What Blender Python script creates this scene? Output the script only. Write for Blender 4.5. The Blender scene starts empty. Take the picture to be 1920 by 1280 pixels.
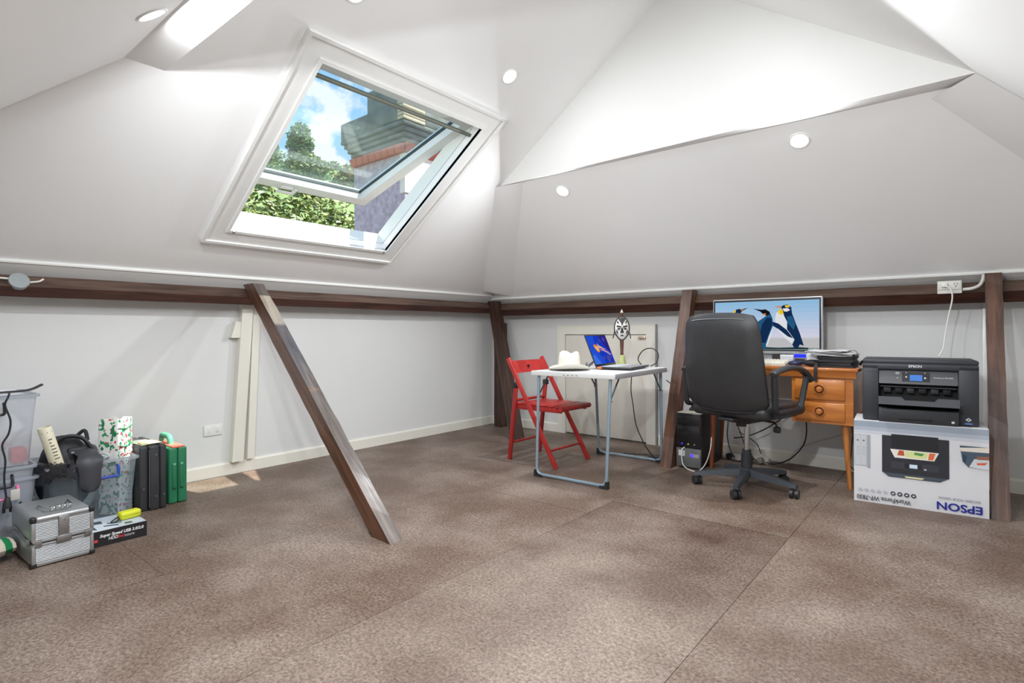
import bpy, bmesh, math, random
from mathutils import Vector, Matrix, noise
from mathutils.geometry import tessellate_polygon
random.seed(7)
PI = math.pi
R = math.radians
sc = bpy.context.scene
C = sc.collection

# ------------------------------------------------------------------ camera
CAM = Vector((3.898, -4.432, 0.96))
cd = bpy.data.cameras.new('camera')
cam = bpy.data.objects.new('camera', cd)
C.objects.link(cam)
cd.sensor_width = 36.0
cd.lens = 1042 / 1920 * 36.0
cd.shift_y = -17 / 1920
cd.clip_start = 0.02
cd.clip_end = 500
cam.matrix_world = Matrix.Translation(CAM) @ Matrix.Rotation(R(39.3), 4, 'Z') @ Matrix.Rotation(PI/2, 4, 'X') @ Matrix.Rotation(-0.0033, 4, 'Z')
sc.camera = cam

# ------------------------------------------------------------------ exposure
sc.view_settings.view_transform = 'Standard'
sc.view_settings.look = 'None'
sc.view_settings.gamma = 1
sc.view_settings.use_curve_mapping = False
sc.view_settings.exposure = 0.12
LAMP_W = 10.0
SKY = 1.12

# ------------------------------------------------------------------ world: blue sky with cumulus
def build_world():
    w = bpy.data.worlds.new('sky')
    sc.world = w
    w.use_nodes = True
    nt = w.node_tree
    nt.nodes.clear()
    N = nt.nodes.new
    L = nt.links.new
    tc = N('ShaderNodeTexCoord')
    sep = N('ShaderNodeSeparateXYZ'); L(tc.outputs['Generated'], sep.inputs[0])
    grad = N('ShaderNodeValToRGB'); L(sep.outputs['Z'], grad.inputs[0])
    e = grad.color_ramp.elements
    e[0].position = 0.0; e[0].color = (0.66, 0.84, 1.0, 1)
    e[1].position = 0.6; e[1].color = (0.19, 0.45, 0.95, 1)
    m = e.new(0.25); m.color = (0.42, 0.69, 1.0, 1)
    # cloud layer seen on a flat dome
    mp = N('ShaderNodeMapping'); L(tc.outputs['Generated'], mp.inputs[0])
    mp.inputs['Scale'].default_value = (1, 1, 1.25)
    mp.inputs['Location'].default_value = (0.22, 0.10, 0.0)
    nz = N('ShaderNodeTexNoise'); L(mp.outputs[0], nz.inputs['Vector'])
    nz.inputs['Scale'].default_value = 4.4
    nz.inputs['Detail'].default_value = 8
    nz.inputs['Roughness'].default_value = 0.56
    # fewer clouds higher up
    sub = N('ShaderNodeMath'); sub.operation = 'MULTIPLY_ADD'
    L(sep.outputs['Z'], sub.inputs[0]); sub.inputs[1].default_value = -0.9
    L(nz.outputs['Fac'], sub.inputs[2])
    ramp = N('ShaderNodeValToRGB'); L(sub.outputs[0], ramp.inputs[0])
    ramp.color_ramp.elements[0].position = 0.165
    ramp.color_ramp.elements[1].position = 0.205
    mix = N('ShaderNodeMix'); mix.data_type = 'RGBA'
    L(ramp.outputs[0], mix.inputs[0]); L(grad.outputs[0], mix.inputs[6])
    mix.inputs[7].default_value = (0.93, 0.94, 0.97, 1)
    bg = N('ShaderNodeBackground'); L(mix.outputs[2], bg.inputs[0])
    bg.inputs[1].default_value = SKY
    out = N('ShaderNodeOutputWorld'); L(bg.outputs[0], out.inputs[0])
build_world()

# ------------------------------------------------------------------ sun
SUN_DIR = Vector((0.32, 0.41, 1.0)).normalized()      # towards the sun
sd = bpy.data.lights.new('sun', 'SUN')
sd.energy = 10.5
sd.angle = R(0.53)
sd.color = (1.0, 0.96, 0.88)
sun = bpy.data.objects.new('sun', sd)
C.objects.link(sun)
sun.rotation_euler = SUN_DIR.to_track_quat('Z', 'Y').to_euler()

# ------------------------------------------------------------------ materials
def lin(c):
    c = c / 255.0
    return c / 12.92 if c <= 0.04045 else ((c + 0.055) / 1.055) ** 2.4
def col(r, g, b):
    return (lin(r), lin(g), lin(b), 1.0)
MATS = {}
def mat(name, rgb, rough=0.5, metal=0.0, vary=0.06, vscale=8.0, bump=0.0, bscale=60.0, spec=0.5, stretch=None, coat=0.0):
    """Principled material with a procedural mottling and relief"""
    if name in MATS:
        return MATS[name]
    m = bpy.data.materials.new(name)
    MATS[name] = m
    m.use_nodes = True
    nt = m.node_tree
    b = nt.nodes['Principled BSDF']
    N = nt.nodes.new; L = nt.links.new
    c = col(*rgb)
    b.inputs['Roughness'].default_value = rough
    b.inputs['Metallic'].default_value = metal
    b.inputs['Specular IOR Level'].default_value = spec
    b.inputs['Coat Weight'].default_value = coat
    tc = N('ShaderNodeTexCoord')
    src = tc.outputs['Object']
    if stretch:
        mp = N('ShaderNodeMapping'); L(src, mp.inputs[0]); mp.inputs['Scale'].default_value = stretch
        src = mp.outputs[0]
    nz = N('ShaderNodeTexNoise'); L(src, nz.inputs['Vector'])
    nz.inputs['Scale'].default_value = vscale
    nz.inputs['Detail'].default_value = 4
    rp = N('ShaderNodeValToRGB'); L(nz.outputs['Fac'], rp.inputs[0])
    rp.color_ramp.elements[0].position = 0.3; rp.color_ramp.elements[1].position = 0.7
    lo = tuple(max(0, x * (1 - vary)) for x in c[:3]) + (1,)
    hi = tuple(min(1, x * (1 + vary)) for x in c[:3]) + (1,)
    rp.color_ramp.elements[0].color = lo; rp.color_ramp.elements[1].color = hi
    L(rp.outputs[0], b.inputs['Base Color'])
    if bump > 0:
        n2 = N('ShaderNodeTexNoise'); L(src, n2.inputs['Vector'])
        n2.inputs['Scale'].default_value = bscale; n2.inputs['Detail'].default_value = 3
        bp = N('ShaderNodeBump'); L(n2.outputs['Fac'], bp.inputs['Height'])
        bp.inputs['Strength'].default_value = bump; bp.inputs['Distance'].default_value = 0.01
        L(bp.outputs[0], b.inputs['Normal'])
    return m

def glow(name, rgb, s):
    if name in MATS: return MATS[name]
    m = bpy.data.materials.new(name); MATS[name] = m
    m.use_nodes = True
    nt = m.node_tree; nt.nodes.clear()
    e = nt.nodes.new('ShaderNodeEmission'); e.inputs[0].default_value = col(*rgb); e.inputs[1].default_value = s
    o = nt.nodes.new('ShaderNodeOutputMaterial'); nt.links.new(e.outputs[0], o.inputs[0])
    return m

def clear_mat(name, tint, see, rough=0.15, gloss=0.08, milk=None):
    """see-through sheet: transparent + milky translucent + glossy"""
    if name in MATS: return MATS[name]
    m = bpy.data.materials.new(name); MATS[name] = m
    m.use_nodes = True
    nt = m.node_tree; nt.nodes.clear()
    N = nt.nodes.new; L = nt.links.new
    tr = N('ShaderNodeBsdfTransparent'); tr.inputs[0].default_value = col(*tint)
    df = N('ShaderNodeBsdfDiffuse'); df.inputs[0].default_value = col(*(milk or tint))
    tl = N('ShaderNodeBsdfTranslucent'); tl.inputs[0].default_value = col(*(milk or tint))
    gl = N('ShaderNodeBsdfGlossy'); gl.inputs[0].default_value = (0.9, 0.9, 0.9, 1); gl.inputs['Roughness'].default_value = rough
    m1 = N('ShaderNodeMixShader'); m1.inputs[0].default_value = 0.5; L(df.outputs[0], m1.inputs[1]); L(tl.outputs[0], m1.inputs[2])
    tc = N('ShaderNodeTexCoord'); nz = N('ShaderNodeTexNoise'); L(tc.outputs['Object'], nz.inputs['Vector']); nz.inputs['Scale'].default_value = 5
    mr = N('ShaderNodeMapRange'); L(nz.outputs['Fac'], mr.inputs[0])
    mr.inputs[3].default_value = max(0, see - 0.05); mr.inputs[4].default_value = min(1, see + 0.05)
    m2 = N('ShaderNodeMixShader'); L(mr.outputs[0], m2.inputs[0]); L(m1.outputs[0], m2.inputs[1]); L(tr.outputs[0], m2.inputs[2])
    fr = N('ShaderNodeLayerWeight'); fr.inputs[0].default_value = 0.5          # Schlick curve on the facing angle
    pw = N('ShaderNodeMath'); pw.operation = 'POWER'; L(fr.outputs['Facing'], pw.inputs[0]); pw.inputs[1].default_value = 5.0
    ad = N('ShaderNodeMath'); ad.operation = 'MULTIPLY_ADD'; L(pw.outputs[0], ad.inputs[0]); ad.inputs[1].default_value = 0.9; ad.inputs[2].default_value = 0.02 + gloss
    m3 = N('ShaderNodeMixShader'); L(ad.outputs[0], m3.inputs[0]); L(m2.outputs[0], m3.inputs[1]); L(gl.outputs[0], m3.inputs[2])
    o = N('ShaderNodeOutputMaterial'); L(m3.outputs[0], o.inputs[0])
    return m

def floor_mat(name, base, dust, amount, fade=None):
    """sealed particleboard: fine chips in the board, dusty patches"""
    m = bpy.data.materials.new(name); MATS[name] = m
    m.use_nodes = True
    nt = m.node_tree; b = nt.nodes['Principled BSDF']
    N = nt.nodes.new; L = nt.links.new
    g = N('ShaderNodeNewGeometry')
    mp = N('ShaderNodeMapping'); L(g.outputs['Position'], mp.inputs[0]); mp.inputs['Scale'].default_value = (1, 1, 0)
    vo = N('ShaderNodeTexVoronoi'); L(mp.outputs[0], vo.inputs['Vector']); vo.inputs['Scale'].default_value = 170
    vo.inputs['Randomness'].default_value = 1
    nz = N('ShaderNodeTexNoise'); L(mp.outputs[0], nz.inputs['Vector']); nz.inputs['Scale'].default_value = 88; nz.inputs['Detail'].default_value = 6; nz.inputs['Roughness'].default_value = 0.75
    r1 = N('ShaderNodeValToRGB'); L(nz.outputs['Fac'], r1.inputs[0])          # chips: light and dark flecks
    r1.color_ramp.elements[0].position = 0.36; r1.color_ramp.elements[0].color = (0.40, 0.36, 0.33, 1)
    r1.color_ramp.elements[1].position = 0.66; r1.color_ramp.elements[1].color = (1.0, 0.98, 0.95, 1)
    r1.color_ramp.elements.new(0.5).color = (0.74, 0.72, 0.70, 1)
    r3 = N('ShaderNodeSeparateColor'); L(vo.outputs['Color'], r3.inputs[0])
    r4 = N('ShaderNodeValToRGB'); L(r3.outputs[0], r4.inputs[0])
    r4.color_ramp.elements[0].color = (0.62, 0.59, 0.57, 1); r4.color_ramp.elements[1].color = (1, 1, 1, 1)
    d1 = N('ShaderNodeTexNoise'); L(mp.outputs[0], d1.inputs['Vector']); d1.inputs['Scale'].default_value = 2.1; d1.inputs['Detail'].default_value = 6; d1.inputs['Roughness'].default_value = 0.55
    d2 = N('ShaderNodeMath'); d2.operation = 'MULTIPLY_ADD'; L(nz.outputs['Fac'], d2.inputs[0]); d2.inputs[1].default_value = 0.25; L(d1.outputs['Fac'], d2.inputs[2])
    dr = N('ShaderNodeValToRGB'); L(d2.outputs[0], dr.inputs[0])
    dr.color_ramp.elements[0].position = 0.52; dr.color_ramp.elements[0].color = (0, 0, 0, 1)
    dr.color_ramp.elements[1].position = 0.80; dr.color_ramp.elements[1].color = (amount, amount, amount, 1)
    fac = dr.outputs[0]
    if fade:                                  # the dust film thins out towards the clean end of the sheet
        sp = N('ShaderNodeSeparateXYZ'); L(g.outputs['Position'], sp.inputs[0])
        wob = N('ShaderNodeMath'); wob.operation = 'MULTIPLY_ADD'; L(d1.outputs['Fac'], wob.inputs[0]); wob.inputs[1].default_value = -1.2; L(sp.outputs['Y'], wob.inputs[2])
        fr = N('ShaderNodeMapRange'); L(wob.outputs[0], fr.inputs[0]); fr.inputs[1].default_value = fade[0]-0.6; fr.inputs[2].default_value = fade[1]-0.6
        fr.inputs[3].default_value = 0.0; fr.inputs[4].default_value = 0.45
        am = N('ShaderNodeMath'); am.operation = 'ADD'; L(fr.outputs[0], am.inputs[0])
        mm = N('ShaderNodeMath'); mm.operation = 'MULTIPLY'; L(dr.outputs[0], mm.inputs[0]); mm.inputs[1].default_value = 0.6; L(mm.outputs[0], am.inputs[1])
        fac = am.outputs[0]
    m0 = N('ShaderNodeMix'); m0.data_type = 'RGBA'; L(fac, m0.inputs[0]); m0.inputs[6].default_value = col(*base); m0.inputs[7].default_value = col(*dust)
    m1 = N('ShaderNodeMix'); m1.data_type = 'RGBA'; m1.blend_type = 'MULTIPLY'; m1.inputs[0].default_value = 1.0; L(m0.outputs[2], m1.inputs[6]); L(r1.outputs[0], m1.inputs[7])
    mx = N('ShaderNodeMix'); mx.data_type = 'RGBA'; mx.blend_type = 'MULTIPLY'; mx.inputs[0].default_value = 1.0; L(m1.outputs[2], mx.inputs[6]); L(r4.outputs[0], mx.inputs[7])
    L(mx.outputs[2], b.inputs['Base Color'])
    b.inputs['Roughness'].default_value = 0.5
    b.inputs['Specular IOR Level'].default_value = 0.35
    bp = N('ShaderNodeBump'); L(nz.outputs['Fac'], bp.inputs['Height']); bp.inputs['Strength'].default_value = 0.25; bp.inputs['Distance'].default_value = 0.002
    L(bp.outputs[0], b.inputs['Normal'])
    return m

def wood_mat(name, dark, light, rough=0.45, along='Z', scale=1.0, chips=None, coat=0.0):
    m = bpy.data.materials.new(name); MATS[name] = m
    m.use_nodes = True
    nt = m.node_tree; b = nt.nodes['Principled BSDF']
    N = nt.nodes.new; L = nt.links.new
    tc = N('ShaderNodeTexCoord')
    mp = N('ShaderNodeMapping'); L(tc.outputs['Object'], mp.inputs[0])
    s = [14 * scale] * 3; s['XYZ'.index(along)] = 1.1 * scale
    mp.inputs['Scale'].default_value = s
    nz = N('ShaderNodeTexNoise'); L(mp.outputs[0], nz.inputs['Vector']); nz.inputs['Scale'].default_value = 2.2; nz.inputs['Detail'].default_value = 7; nz.inputs['Distortion'].default_value = 0.8
    rp = N('ShaderNodeValToRGB'); L(nz.outputs['Fac'], rp.inputs[0])
    rp.color_ramp.elements[0].position = 0.3; rp.color_ramp.elements[0].color = col(*dark)
    rp.color_ramp.elements[1].position = 0.72; rp.color_ramp.elements[1].color = col(*light)
    last = rp.outputs[0]
    if chips:
        n3 = N('ShaderNodeTexNoise'); L(tc.outputs['Object'], n3.inputs['Vector']); n3.inputs['Scale'].default_value = 9; n3.inputs['Detail'].default_value = 7; n3.inputs['Roughness'].default_value = 0.7
        r3 = N('ShaderNodeValToRGB'); L(n3.outputs['Fac'], r3.inputs[0])
        r3.color_ramp.elements[0].position = chips[1]; r3.color_ramp.elements[1].position = chips[1] + 0.05
        mx = N('ShaderNodeMix'); mx.data_type = 'RGBA'; L(r3.outputs[0], mx.inputs[0]); L(last, mx.inputs[6]); mx.inputs[7].default_value = col(*chips[0])
        last = mx.outputs[2]
    L(last, b.inputs['Base Color'])
    b.inputs['Roughness'].default_value = rough
    b.inputs['Coat Weight'].default_value = coat
    bp = N('ShaderNodeBump'); L(nz.outputs['Fac'], bp.inputs['Height']); bp.inputs['Strength'].default_value = 0.3; bp.inputs['Distance'].default_value = 0.004
    L(bp.outputs[0], b.inputs['Normal'])
    return m

def spots_mat(name, base, spots, scale=22, rough=0.35):
    """wrapping paper: small scattered motifs"""
    m = bpy.data.materials.new(name); MATS[name] = m
    m.use_nodes = True
    nt = m.node_tree; b = nt.nodes['Principled BSDF']
    N = nt.nodes.new; L = nt.links.new
    tc = N('ShaderNodeTexCoord'); cur = None
    for k, (c, th, sq) in enumerate(spots):
        mp = N('ShaderNodeMapping'); L(tc.outputs['Object'], mp.inputs[0]); mp.inputs['Location'].default_value = (k * 3.3, k * 1.7, k * 0.9)
        mp.inputs['Scale'].default_value = sq
        nz = N('ShaderNodeTexNoise'); L(mp.outputs[0], nz.inputs['Vector']); nz.inputs['Scale'].default_value = scale; nz.inputs['Detail'].default_value = 1.5
        rp = N('ShaderNodeValToRGB'); L(nz.outputs['Fac'], rp.inputs[0])
        rp.color_ramp.elements[0].position = th; rp.color_ramp.elements[1].position = th + 0.03
        mx = N('ShaderNodeMix'); mx.data_type = 'RGBA'; L(rp.outputs[0], mx.inputs[0])
        if cur is None: mx.inputs[6].default_value = col(*base)
        else: L(cur, mx.inputs[6])
        mx.inputs[7].default_value = col(*c)
        cur = mx.outputs[2]
    L(cur, b.inputs['Base Color'])
    b.inputs['Roughness'].default_value = rough
    return m

WHITE = mat('wall_paint', (217, 217, 216), 0.62, vary=0.012, vscale=2.0, bump=0.03, bscale=140)
GABLE = mat('gable_paint', (232, 232, 230), 0.6, vary=0.01, vscale=2.0)
CEIL = mat('ceiling_paint', (248, 248, 248), 0.6, vary=0.012, vscale=1.5, bump=0.02, bscale=120)
CREAM = mat('cream_paint', (228, 225, 214), 0.45, vary=0.015, vscale=4)
GLOSSW = mat('gloss_white', (236, 236, 234), 0.28, vary=0.01)
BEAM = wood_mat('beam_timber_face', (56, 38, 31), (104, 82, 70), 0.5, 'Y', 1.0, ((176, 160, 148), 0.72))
BEAM_SHADED = wood_mat('beam_timber_underside', (42, 20, 14), (98, 52, 38), 0.5, 'Y', 1.0)  # darker copy of the beam timber: underside shade put into the colour
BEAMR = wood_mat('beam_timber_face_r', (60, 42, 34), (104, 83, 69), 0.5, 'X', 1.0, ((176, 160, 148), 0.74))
BEAMR_SHADED = wood_mat('beam_timber_shaded_r', (40, 20, 14), (86, 48, 34), 0.5, 'X', 1.0)  # shade under the right beam put into its colour
PROP = wood_mat('prop_timber', (54, 32, 22), (108, 70, 49), 0.42, 'Z', 1.0, ((168, 140, 120), 0.72), coat=0.2)
PROPTOP = wood_mat('prop_timber_scraped_sheen', (70, 60, 55), (122, 111, 104), 0.3, 'Z', 1.0, ((150, 112, 84), 0.64), coat=0.3)  # real scraping and chips; skylight sheen is put into the grey
DARKPOST = wood_mat('post_timber_dark', (34, 20, 15), (84, 58, 46), 0.5, 'Z', 1.2)
FLOOR = floor_mat('particleboard', (127, 107, 94), (176, 162, 151), 0.8)
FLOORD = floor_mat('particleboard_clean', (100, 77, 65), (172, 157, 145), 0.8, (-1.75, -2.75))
GAPM = mat('board_gap', (60, 48, 42), 0.9)

# ------------------------------------------------------------------ mesh builder
class MB:
    def __init__(s):
        s.v = []; s.f = []; s.mi = []; s.sm = []; s.m = 0; s.smooth = False
        s.M = Matrix.Identity(4)
    def add(s, vs, fs, M=None, smooth=None):
        T = s.M if M is None else s.M @ M
        k = len(s.v)
        s.v += [T @ Vector(p) for p in vs]
        for f in fs:
            s.f.append([i + k for i in f]); s.mi.append(s.m); s.sm.append(s.smooth if smooth is None else smooth)
        return s
    def box(s, x0, x1, y0, y1, z0, z1, M=None):
        vs = [(x0,y0,z0),(x1,y0,z0),(x1,y1,z0),(x0,y1,z0),(x0,y0,z1),(x1,y0,z1),(x1,y1,z1),(x0,y1,z1)]
        return s.add(vs, [(3,2,1,0),(4,5,6,7),(0,1,5,4),(1,2,6,5),(2,3,7,6),(3,0,4,7)], M, False)
    def rbox(s, x0, x1, y0, y1, z0, z1, r=0.005, seg=2, M=None, taper=1.0):
        """box with rounded edges; taper scales the bottom"""
        bm = bmesh.new()
        bmesh.ops.create_cube(bm, size=1)
        for v in bm.verts:
            t = taper if v.co.z < 0 else 1.0
            v.co = Vector(((x0+x1)/2 + v.co.x*(x1-x0)*t, (y0+y1)/2 + v.co.y*(y1-y0)*t, (z0+z1)/2 + v.co.z*(z1-z0)))
        r = min(r, 0.49*min(x1-x0, y1-y0, z1-z0))
        bmesh.ops.bevel(bm, geom=list(bm.edges), offset=r, segments=seg, profile=0.5, affect='EDGES')
        bm.verts.index_update()
        s.add([v.co.copy() for v in bm.verts], [[v.index for v in f.verts] for f in bm.faces], M, True)
        bm.free()
        return s
    def prism(s, poly, h0, h1, axis='z', M=None):
        """extrude a 2D polygon; axis z: (x,y); y: (x,z); x: (y,z)"""
        def P(a, b, h):
            return (a, b, h) if axis == 'z' else ((a, h, b) if axis == 'y' else (h, a, b))
        n = len(poly)
        vs = [P(a, b, h0) for a, b in poly] + [P(a, b, h1) for a, b in poly]
        tris = tessellate_polygon([[Vector((a, b, 0)) for a, b in poly]])
        fs = [tuple(t) for t in tris] + [tuple(i + n for i in t) for t in tris]
        fs += [(i, (i+1) % n, (i+1) % n + n, i + n) for i in range(n)]
        return s.add(vs, fs, M, False)
    def tube(s, pts, r, n=8, M=None, closed=False, flat=1.0, cap=True):
        pts = [Vector(p) for p in pts]
        rr = r if isinstance(r, (list, tuple)) else [r]*len(pts)
        vs = []; fs = []
        up = Vector((0, 0, 1))
        prev = None
        for i, p in enumerate(pts):
            if closed: d = pts[(i+1) % len(pts)] - pts[i-1]
            else: d = pts[min(i+1, len(pts)-1)] - pts[max(i-1, 0)]
            if d.length < 1e-9: d = Vector((0, 0, 1))
            d.normalize()
            if prev is None:
                a = d.cross(up)
                if a.length < 0.05: a = d.cross(Vector((0, 1, 0)))
                a.normalize()
            else:
                a = prev - d * prev.dot(d)
                if a.length < 1e-6: a = d.orthogonal()
                a.normalize()
            prev = a
            b = d.cross(a)
            for k in range(n):
                t = 2*PI*k/n
                vs.append(p + a*(math.cos(t)*rr[i]) + b*(math.sin(t)*rr[i]*flat))
        m = len(pts)
        for i in range(m if closed else m-1):
            j = (i+1) % m
            for k in range(n):
                fs.append((i*n+k, i*n+(k+1) % n, j*n+(k+1) % n, j*n+k))
        if cap and not closed:
            fs.append(tuple(reversed(range(n)))); fs.append(tuple((m-1)*n+k for k in range(n)))
        return s.add(vs, fs, M, True)
    def cyl(s, p0, p1, r0, r1=None, n=16, M=None):
        return s.tube([p0, p1], [r0, r0 if r1 is None else r1], n, M)
    def lathe(s, prof, n=24, M=None, smooth=True):
        vs = []; fs = []
        for r, z in prof:
            for k in range(n):
                t = 2*PI*k/n
                vs.append((r*math.cos(t), r*math.sin(t), z))
        for i in range(len(prof)-1):
            for k in range(n):
                fs.append((i*n+k, i*n+(k+1) % n, (i+1)*n+(k+1) % n, (i+1)*n+k))
        if prof[0][0] > 1e-6: fs.append(tuple(reversed(range(n))))
        if prof[-1][0] > 1e-6: fs.append(tuple((len(prof)-1)*n+k for k in range(n)))
        return s.add(vs, fs, M, smooth)
    def blob(s, c, rx, ry, rz, nu=14, nv=9, M=None, jitter=0.0, seed=0):
        vs = []; fs = []
        for i in range(nv+1):
            ph = PI*i/nv
            for k in range(nu):
                t = 2*PI*k/nu
                d = Vector((math.sin(ph)*math.cos(t), math.sin(ph)*math.sin(t), math.cos(ph)))
                q = 1 + jitter*noise.noise(d*2.1 + Vector((seed, seed*0.7, 0)))
                vs.append((c[0]+rx*d.x*q, c[1]+ry*d.y*q, c[2]+rz*d.z*q))
        for i in range(nv):
            for k in range(nu):
                fs.append((i*nu+k, (i+1)*nu+k, (i+1)*nu+(k+1) % nu, i*nu+(k+1) % nu))
        return s.add(vs, fs, M, True)
    def poly(s, pts, M=None):
        pts = [Vector(p) for p in pts]
        tris = tessellate_polygon([pts])
        return s.add(pts, [tuple(t) for t in tris], M, False)
    def build(s, name, mats, parent=None, kind=None):
        me = bpy.data.meshes.new(name)
        me.from_pydata([tuple(p) for p in s.v], [], s.f)
        for m in (mats if isinstance(mats, (list, tuple)) else [mats]):
            me.materials.append(m)
        me.polygons.foreach_set('material_index', s.mi)
        me.polygons.foreach_set('use_smooth', s.sm)
        bm = bmesh.new(); bm.from_mesh(me)
        bmesh.ops.remove_doubles(bm, verts=bm.verts, dist=1e-6)
        bmesh.ops.recalc_face_normals(bm, faces=bm.faces)
        for e in bm.edges:                              # keep hard edges crisp on smooth meshes
            if len(e.link_faces) == 2 and e.calc_face_angle(0) > 0.7: e.smooth = False
        bm.to_mesh(me); bm.free()
        me.update()
        o = bpy.data.objects.new(name, me)
        C.objects.link(o)
        if parent is not None: o.parent = parent
        if kind: o['kind'] = kind
        return o

def tag(o, label, cat, group=None):
    o['label'] = label; o['category'] = cat
    if group: o['group'] = group
    return o
def thing(name, label, cat, loc=(0, 0, 0), rz=0.0, group=None):
    o = bpy.data.objects.new(name, None)
    C.objects.link(o)
    o.empty_display_size = 0.1
    o.location = loc; o.rotation_euler = (0, 0, rz)
    return tag(o, label, cat, group)
def struct(o):
    o['kind'] = 'structure'
    return o
def arc_pts(pts, r=0.03, seg=5):
    """polyline with rounded corners"""
    pts = [Vector(p) for p in pts]
    out = [pts[0]]
    for i in range(1, len(pts)-1):
        a, b, c = pts[i-1], pts[i], pts[i+1]
        d1 = (a-b); d2 = (c-b)
        q = min(r, d1.length*0.49, d2.length*0.49)
        p1 = b + d1.normalized()*q; p2 = b + d2.normalized()*q
        for k in range(seg+1):
            t = k/seg
            out.append((1-t)**2*p1 + 2*t*(1-t)*b + t*t*p2)
    out.append(pts[-1])
    return out
def smooth_path(pts, n=8):
    """Catmull-Rom through points"""
    P = [Vector(p) for p in pts]
    P = [P[0]*2-P[1]] + P + [P[-1]*2-P[-2]]
    out = []
    for i in range(1, len(P)-2):
        for k in range(n):
            t = k/n
            out.append(0.5*((2*P[i]) + (P[i+1]-P[i-1])*t + (2*P[i-1]-5*P[i]+4*P[i+1]-P[i+2])*t*t + (3*P[i]-P[i-1]-3*P[i+1]+P[i+2])*t**3))
    out.append(P[-2])
    return out
def frame(o, ex, ey, ez):
    m = Matrix.Identity(4)
    for i, e in enumerate((ex, ey, ez)):
        e = Vector(e).normalized()
        m[0][i], m[1][i], m[2][i] = e
    m[0][3], m[1][3], m[2][3] = o
    return m
_txt = {}
def text_on(name, s, size, m, M, parent, sx=1.0, bold=0.0, shear=0.0):
    """flat lettering; M maps text x/y onto a surface"""
    cu = bpy.data.curves.new('lettering', 'FONT')
    cu.body = s; cu.size = size; cu.align_x = 'CENTER'; cu.align_y = 'CENTER'
    cu.extrude = 0.0002; cu.offset = bold; cu.resolution_u = 3; cu.shear = shear
    t = bpy.data.objects.new('lettering', cu)
    C.objects.link(t)
    dg = bpy.context.evaluated_depsgraph_get()
    me = bpy.data.meshes.new_from_object(t.evaluated_get(dg))
    bpy.data.objects.remove(t); bpy.data.curves.remove(cu)
    me.transform(M @ Matrix.Diagonal((sx, 1, 1, 1)))
    me.name = name
    me.materials.clear(); me.materials.append(m)
    o = bpy.data.objects.new(name, me)
    C.objects.link(o); o.parent = parent
    return o
class Print:
    """flat printed shapes on a plane: 2D polygons stacked 0.15 mm apart"""
    def __init__(s, M, w, h, emit=0.0, dz=0.00015):
        s.M = M; s.w = w; s.h = h; s.mb = MB(); s.mb.M = M; s.mats = []; s.k = 0; s.emit = emit; s.dz = dz
    def mi(s, rgb):
        nm = ('screen_' if s.emit else 'ink_') + '%d_%d_%d' % tuple(rgb)
        m = glow(nm, rgb, s.emit) if s.emit else mat(nm, rgb, 0.4, vary=0.02)
        if m not in s.mats: s.mats.append(m)
        return s.mats.index(m)
    def poly(s, rgb, pts):
        s.k += 1
        s.mb.m = s.mi(rgb)
        s.mb.poly([(a*s.w, b*s.h, s.k*s.dz) for a, b in pts])
    def rect(s, rgb, a0, a1, b0, b1):
        s.poly(rgb, [(a0, b0), (a1, b0), (a1, b1), (a0, b1)])
    def disc(s, rgb, a, b, ra, rb, n=14):
        s.poly(rgb, [(a+ra*math.cos(2*PI*k/n), b+rb*math.sin(2*PI*k/n)) for k in range(n)])
    def build(s, name, parent): return s.mb.build(name, s.mats, parent)

# ================================================================== ROOM SHELL
P35 = R(35); T35 = math.tan(P35); C35 = math.cos(P35); S35 = math.sin(P35)
XW = 5.12; YS = -4.95                     # far side wall and near wall
LX, LZ = 0.15, 1.333                      # foot of the left slope
RY, RZ = -0.15, 1.303                     # foot of the right slope
XR = 2.56                                 # ridge
zL = lambda x: LZ + (x-LX)*T35
zR = lambda y: RZ + (RY-y)*T35
zRidge = zL(XR)
SY = YS+0.15
zS = lambda y: RZ + (y-SY)*T35
ZN, ZS = 2.06, 2.09                       # soffit heights
xK = LX + (ZN-LZ)/T35; xE = 2*XR - xK
xP = LX + (ZS-LZ)/T35; xQ = 2*XR - xP
yTa, yTb = -1.25, -1.345                  # gable bottom runs slightly askew
yRb = RY - (ZN-RZ)/T35                    # where the right slope meets its soffit
yG = -3.525                               # near gable
ySb = SY + (ZS-RZ)/T35
yTm = (yTa+yTb)/2
# skylight opening in the left slope: v up the slope, y along the wall
V0, V1, Y0, Y1 = 0.445, 1.64, -2.94, -1.80
def LV(v, y, d=0.0):                      # point on the slope, d outwards
    return Vector((LX + v*C35 - d*S35, y, LZ + v*S35 + d*C35))
ML = frame((LX, 0, LZ), (C35, 0, S35), (0, 1, 0), (-S35, 0, C35))   # local (v, y, d)

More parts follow.
